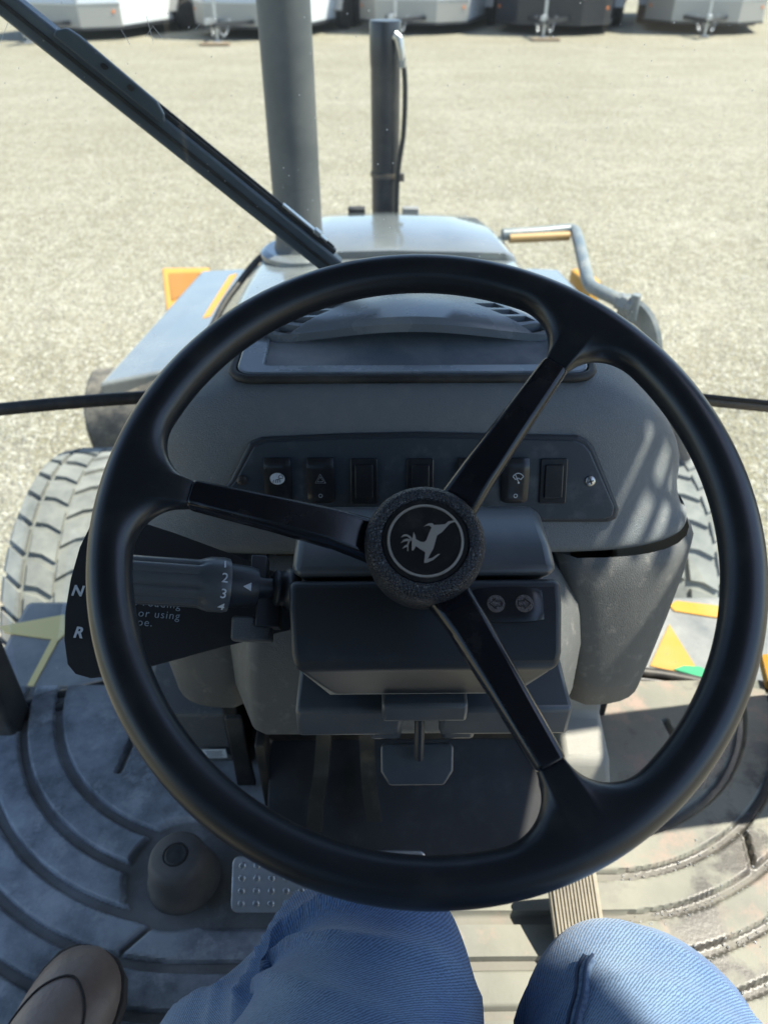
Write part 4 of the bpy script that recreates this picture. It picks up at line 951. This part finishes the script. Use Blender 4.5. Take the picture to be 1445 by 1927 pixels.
def add_leg(path, rad, side_):
    v, f, uv = leg(path, rad, side_); me = bpy.data.meshes.new('jeans'); me.from_pydata([tuple(p) for p in v], [], f); me.materials.append(MATS['denim'])
    ul = me.uv_layers.new(name='UVMap')
    for p in me.polygons:
        us = [uv[me.loops[l].vertex_index] for l in p.loop_indices]
        big = max(u[0] for u in us)
        for l, u in zip(p.loop_indices, us):
            uu = u[0]
            ul.data[l].uv = (uu, u[1])
        p.use_smooth = True
    o = bpy.data.objects.new('jeans', me); COL.objects.link(o); o.parent = PE; return o
KL = dep(682, 1876, .535); AL = Vector((-.355, .075, .11))
jl = add_leg([(-.10, -.34, .45), (-.095, -.12, .425), (KL.x-.012, KL.y-.10, KL.z+.035), KL, KL.lerp(AL, .28)+Vector((.01, .012, .0)), KL.lerp(AL, .65)+Vector((0, .01, 0)), AL], [.105, .096, .084, .077, .069, .060, .056], -1)
KR = dep(1200, 1978, .505); AR = Vector((.20, .10, .11))
jr = add_leg([(.14, -.34, .45), (.145, -.14, .425), (KR.x-.002, KR.y-.10, KR.z+.03), KR+Vector((0, -.005, 0)), KR.lerp(AR, .3)+Vector((0, .03, 0)), KR.lerp(AR, .65)+Vector((0, .01, 0)), AR], [.105, .098, .087, .080, .073, .064, .058], 1)
jl['label'] = 'faded blue jeans leg with the shin angled out to the left'; jr['label'] = 'blue jeans leg with a sunlit knee on the right'
mk('hips', tube([(-.16, -.40, .47), (-.05, -.41, .475), (.09, -.41, .475), (.20, -.40, .47)], [.09, .125, .125, .09], 24), 'denim', PE, smooth=80, cab=False)
mk('shirt', loft([[(.03+hw*math.cos(a), yc+dp*math.sin(a), z) for a in [k*math.pi/16 for k in range(32)]] for (z, yc, hw, dp) in ((.40, -.42, .17, .12), (.50, -.43, .185, .135), (.65, -.44, .18, .13), (.80, -.44, .20, .135), (.92, -.44, .215, .125), (1.0, -.45, .20, .11), (1.06, -.45, .13, .085), (1.10, -.44, .065, .06))], closed=True), 'shirt', PE, smooth=80, cab=False)
# flat-felled seam with two stitch rows along the inside of the right knee
from mathutils.bvhtree import BVHTree
def snap(bvh, x, y, off):
    h = bvh.ray_cast(CAM, ray(x, y).normalized()); return (h[0]+h[1].normalized()*off*(1 if h[1].dot(ray(x, y)) < 0 else -1)) if h[0] else None
def seam(o, pts, r, m_, off, name):
    bvh = BVHTree.FromPolygons([v.co for v in o.data.vertices], [list(p.vertices) for p in o.data.polygons])
    q = [snap(bvh, x, y, off) for x, y in pts]; q = [p for p in q if p]
    if len(q) > 2: return mk(name, tube(catmull(q, 4), r, 8), m_, o, smooth=80, cab=False)
# (positions of the seam read off the photograph, laid on the cloth itself)
mat('denim_dark', (0.035, 0.06, 0.11), 0.9)
SEAM = [(1112, 1806), (1103, 1822), (1099, 1842), (1096, 1866), (1091, 1892), (1086, 1912), (1082, 1935)]
mat('denim_seam', (0.15, 0.225, 0.33), 0.9, var=(400, (0.08, 0.13, 0.22), 0.4, 0.6))
s1 = seam(jr, SEAM, .0050, 'denim_seam', -.0008, 'seam')
for dx_ in (-7, 7): seam(jr, [(x+dx_, y) for x, y in SEAM], .0011, 'denim_dark', .0042, 'stitching')
# boots
def boot(toe, heel, name_label):
    d = (toe-heel); Lb = d.length; d.normalize(); s = Vector((d.y, -d.x, 0)); rows = []; srows = []
    for (t, hw, h, zb, sh) in ((0, .028, .09, .02, 0), (.03, .034, .13, .014, 0), (.12, .039, .15, .012, 0), (.25, .041, .150, .012, 0), (.36, .042, .118, .012, .002), (.48, .045, .088, .012, .003), (.62, .050, .074, .012, .004), (.75, .053, .066, .012, .004), (.86, .050, .057, .012, .003), (.94, .040, .046, .013, .001), (.985, .024, .034, .016, 0), (1.0, .006, .026, .020, 0)):
        c = heel+d*(Lb*t)+s*sh; row = []
        for k in range(17):
            a = math.pi*k/16; x = hw*math.cos(a); ex_ = abs(math.sin(a))**.72; row.append(c+s*x+Z*(zb+(h-zb)*ex_))
        rows.append(row)
        hw2 = hw+.0035
        srows.append([c+s*hw2+Z*.0125, c+s*hw2+Z*.0245, c-s*hw2+Z*.0245, c-s*hw2+Z*.0125])
    v, f = loft(rows); B = mk('boot', (v, f), 'leather', PE, smooth=80, cab=False, sub=1); B['label'] = name_label
    v, f = loft(srows, closed=True); f += [[0, 1, 2, 3], [len(v)-1, len(v)-2, len(v)-3, len(v)-4]]
    mk('boot_sole', (v, f), 'boot_sole', B, smooth=30, cab=False, bevel=.002)
    sm = []
    for i, (t, a) in enumerate(((.52, 25), (.60, 33), (.70, 45), (.79, 62), (.845, 90), (.79, 118), (.70, 135), (.60, 147), (.52, 155))):
        k = t; j = min(range(12), key=lambda q: abs([0, .03, .12, .25, .36, .48, .62, .75, .86, .94, .985, 1][q]-t)); TT = [0, .03, .12, .25, .36, .48, .62, .75, .86, .94, .985, 1]
        lo = max(q for q in range(12) if TT[q] <= t); u = (t-TT[lo])/(TT[lo+1]-TT[lo]); kk = a/180*16; k0 = int(kk); fr_ = kk-k0
        g_ = lambda r_: r_[k0].lerp(r_[min(16, k0+1)], fr_); sm.append(g_(rows[lo]).lerp(g_(rows[lo+1]), u)+Z*.0005)
    mk('toe_seam', tube(catmull(sm, 4), .0013, 6), 'leather_seam', B, smooth=60, cab=False)
    return B
boot(onz(197, 1800, .03), Vector((-.43, .115, 0)), 'scuffed brown leather boot resting on the mat at left'); boot(Vector((.215, .20, 0)), Vector((.19, -.06, 0)), 'brown leather boot under the right knee')

# ================================================================== trailers parked across the yard
def build_trailer():
    r = bpy.data.objects.new('cargo_trailer', None); COL.objects.link(r); P = {}
    # local frame: coupler tip at the origin, body towards +y
    b = [(-.70, 1.15), (.70, 1.15), (1.28, 1.75), (1.28, 7.4), (-1.28, 7.4), (-1.28, 1.75)]
    o = mk('body', prism(b, (0, 0, .27), X, Y, 2.1), 'trailer_white', r, smooth=0, bevel=.02, cab=False)
    g = [(-.712, 1.12), (.712, 1.12), (1.295, 1.735), (1.295, 1.78), (-1.295, 1.78), (-1.295, 1.735)]
    sg = mk('stone_guard', prism(g, (0, 0, .26), X, Y, .46), 'tread_aluminium', r, smooth=0, bevel=.01, cab=False)
    gg = G()
    for i in range(20):
        for j in range(6):
            gg.add(*box((-.66+.0695*i, 1.117, .32+.066*j), (.034, .008, .012), (X.lerp(Z, .5 if (i+j) % 2 else -.5).normalized(), Y, X.lerp(Z, .5 if (i+j) % 2 else -.5).normalized().cross(Y))))
    for sx_ in (-1, 1):
        e = Vector((.583*sx_, .615, 0)).normalized(); nn_ = Vector((e.y*sx_, -e.x*sx_, 0))
        for i in range(11):
            for j in range(6):
                q = Vector((.712*sx_, 1.12, 0))+e*(.05+.07*i)+Z*(.32+.066*j); dg = e.lerp(Z, .5 if (i+j) % 2 else -.5).normalized()
                gg.add(*box(q, (.034, .010, .012), (dg, nn_, dg.cross(nn_))))
    mk('tread_bar', (gg.v, gg.f), 'tread_aluminium', r, smooth=0, cab=False, kind='stuff')
    mk('guard_trim', prism([(p[0]*1.006, p[1]-.006) for p in g], (0, 0, .712), X, Y, .03), 'galvanised', r, smooth=0, cab=False)
    mk('bottom_rail', prism([(p[0]*1.008, p[1]-.008) for p in g[:3]]+[(1.30, 7.42), (-1.30, 7.42)]+[(-1.305, 1.73)], (0, 0, .215), X, Y, .05), 'trailer_steel', r, smooth=0, cab=False)
    for sx_ in (-1, 1): mk('tongue', box((.30*sx_, .75, .36), (.07, 1.35, .09), (Vector((math.cos(.38*sx_), math.sin(.38*sx_)*-1*-1, 0)), Vector((-math.sin(.38*sx_)*-1, math.cos(.38), 0)), Z)), 'trailer_steel', r, smooth=0, cab=False)
    mk('coupler', merge(box((0, .10, .44), (.10, .30, .10)), lathe([(.06, 0), (.06, .08), (.03, .10)], (0, 0, .40), Z, 12)), 'galvanised', r, smooth=30, cab=False)
    j_ = mk('jack', merge(tube([(0, .32, .12), (0, .32, .95)], .032, 12), tube([(0, .32, .90), (.16, .32, .90), (.16, .32, .82)], .012, 8), tube([(0, .32, .03), (0, .32, .3)], .024, 10)), 'galvanised', r, smooth=40, cab=False)
    mk('jack_foot', lathe([(.11, .03), (.11, .045), (.03, .06)], (0, .32, 0), Z, 16), 'galvanised', j_, smooth=30, cab=False)
    for sx_ in (-1, 1):
        ck = G()
        for k in range(13):
            t = k/12; c = Vector((sx_*(.05+.16*t), .22+.30*t, .44-.30*math.sin(math.pi*t)))
            c2 = Vector((sx_*(.05+.16*(t+.05)), .22+.3*(t+.05), .44-.30*math.sin(math.pi*min(1, t+.05)))); dd = (c2-c).normalized(); x_, y_, z_ = frame(dd)
            if k % 2: x_, y_ = y_, -x_
            ck.add(*tube([c+dd*(.034*math.cos(a))+x_*(.018*math.sin(a)) for a in [q*math.pi/4 for q in range(8)]], .008, 6, closed=True))
        mk('safety_chain', (ck.v, ck.f), 'galvanised', r, smooth=60, cab=False)
    for yy in (4.1, 4.95):
        for sx_ in (-1, 1):
            w_ = mk('wheel', lathe([(.18, -.10), (.30, -.11), (.345, -.09), (.355, 0), (.345, .09), (.30, .11), (.18, .10)], (sx_*1.36, yy, .355), X, 32), 'rubber', r, smooth=40, cab=False)
            mk('rim', lathe([(.0, -.085), (.06, -.09), (.16, -.07), (.19, -.095), (.19, .095), (.16, .07), (.06, .09), (0, .085)], (sx_*1.36, yy, .355), X, 24), 'wheel_rim_grey', w_, smooth=40, cab=False)
    for sx_ in (-1, 1):
        mk('fender', prism([(3.6, .45), (3.75, .78), (5.3, .78), (5.45, .45), (5.40, .45), (5.27, .74), (3.78, .74), (3.65, .45)][::-1], (sx_*1.36+.13, 0, 0), Y, Z, 0, -.26), 'tread_aluminium', r, smooth=0, cab=False)
        mk('marker_light', box((sx_*1.20, 1.64, .56), (.05, .04, .06), (Vector((.65*sx_, .76, 0)).normalized(), Vector((-.76, .65*sx_, 0)).normalized(), Z)), 'amber', r, smooth=0, bevel=.005, cab=False)
        mk('corner_trim', box((sx_*.705, 1.135, 1.56), (.05, .05, 1.6)), 'galvanised', r, smooth=0, bevel=.01, cab=False)
    return r
TR0 = build_trailer()
TSPEC = [((45, 84), 20, 'trailer_white', 'white cargo trailer at the far left behind the wiper'),
         ((400, 82), 19, 'trailer_white', 'white cargo trailer just left of the exhaust stack with a hanging chain'),
         ((735, 72), 18, 'trailer_white', 'white cargo trailer with a bright tread plate front behind the hydraulic cylinder'),
         ((1014, 74), 17, 'trailer_black', 'black cargo trailer between two white ones'),
         ((1318, 72), 16, 'trailer_grey', 'grey cargo trailer farthest to the right')]
def place_trailer(i, px, yawdeg, bodymat, label):
    if i == 0: r = TR0
    else:
        r = TR0.copy(); COL.objects.link(r)
        for ch in TR0.children:
            c = ch.copy(); COL.objects.link(c); c.parent = r
            for g2 in ch.children:
                d = g2.copy(); COL.objects.link(d); d.parent = c
    p = onz(*px, -FZ); r.location = (p.x, p.y-.3, 0); r.rotation_euler = (0, 0, -R(yawdeg)); r.scale = (1.28, 1.28, 1.15)
    r['label'] = label; r['category'] = 'trailer'; r['group'] = 'cargo trailers parked in a row'
    for c in r.children:
        if c.name.startswith('body') and bodymat != 'trailer_white':
            c.data = c.data.copy(); c.data.materials[0] = MATS[bodymat]
        if bodymat == 'trailer_black' and (c.name.startswith('stone_guard') or c.name.startswith('tread_bar') or c.name.startswith('guard_trim')):
            c.data = c.data.copy(); c.data.materials[0] = MATS['trailer_black']
for i, (px, yd, bm_, lb) in enumerate(TSPEC): place_trailer(i, px, yd, bm_, lb)
for k, (px, lb) in enumerate((((395, 86), 'grey timber block under the jack of the trailer left of the stack'), ((1015, 77), 'weathered timber block under the jack of the black trailer'))):
    p = onz(*px, -FZ); o = mk('timber_block', box((0, 0, .035), (.75, .22, .06)), 'wood_block', smooth=0, bevel=.01, cab=False)
    o.location = (p.x+.15, p.y-.05, 0); o['label'] = lb; o['category'] = 'timber block'; o['group'] = 'timber blocks under trailer jacks'
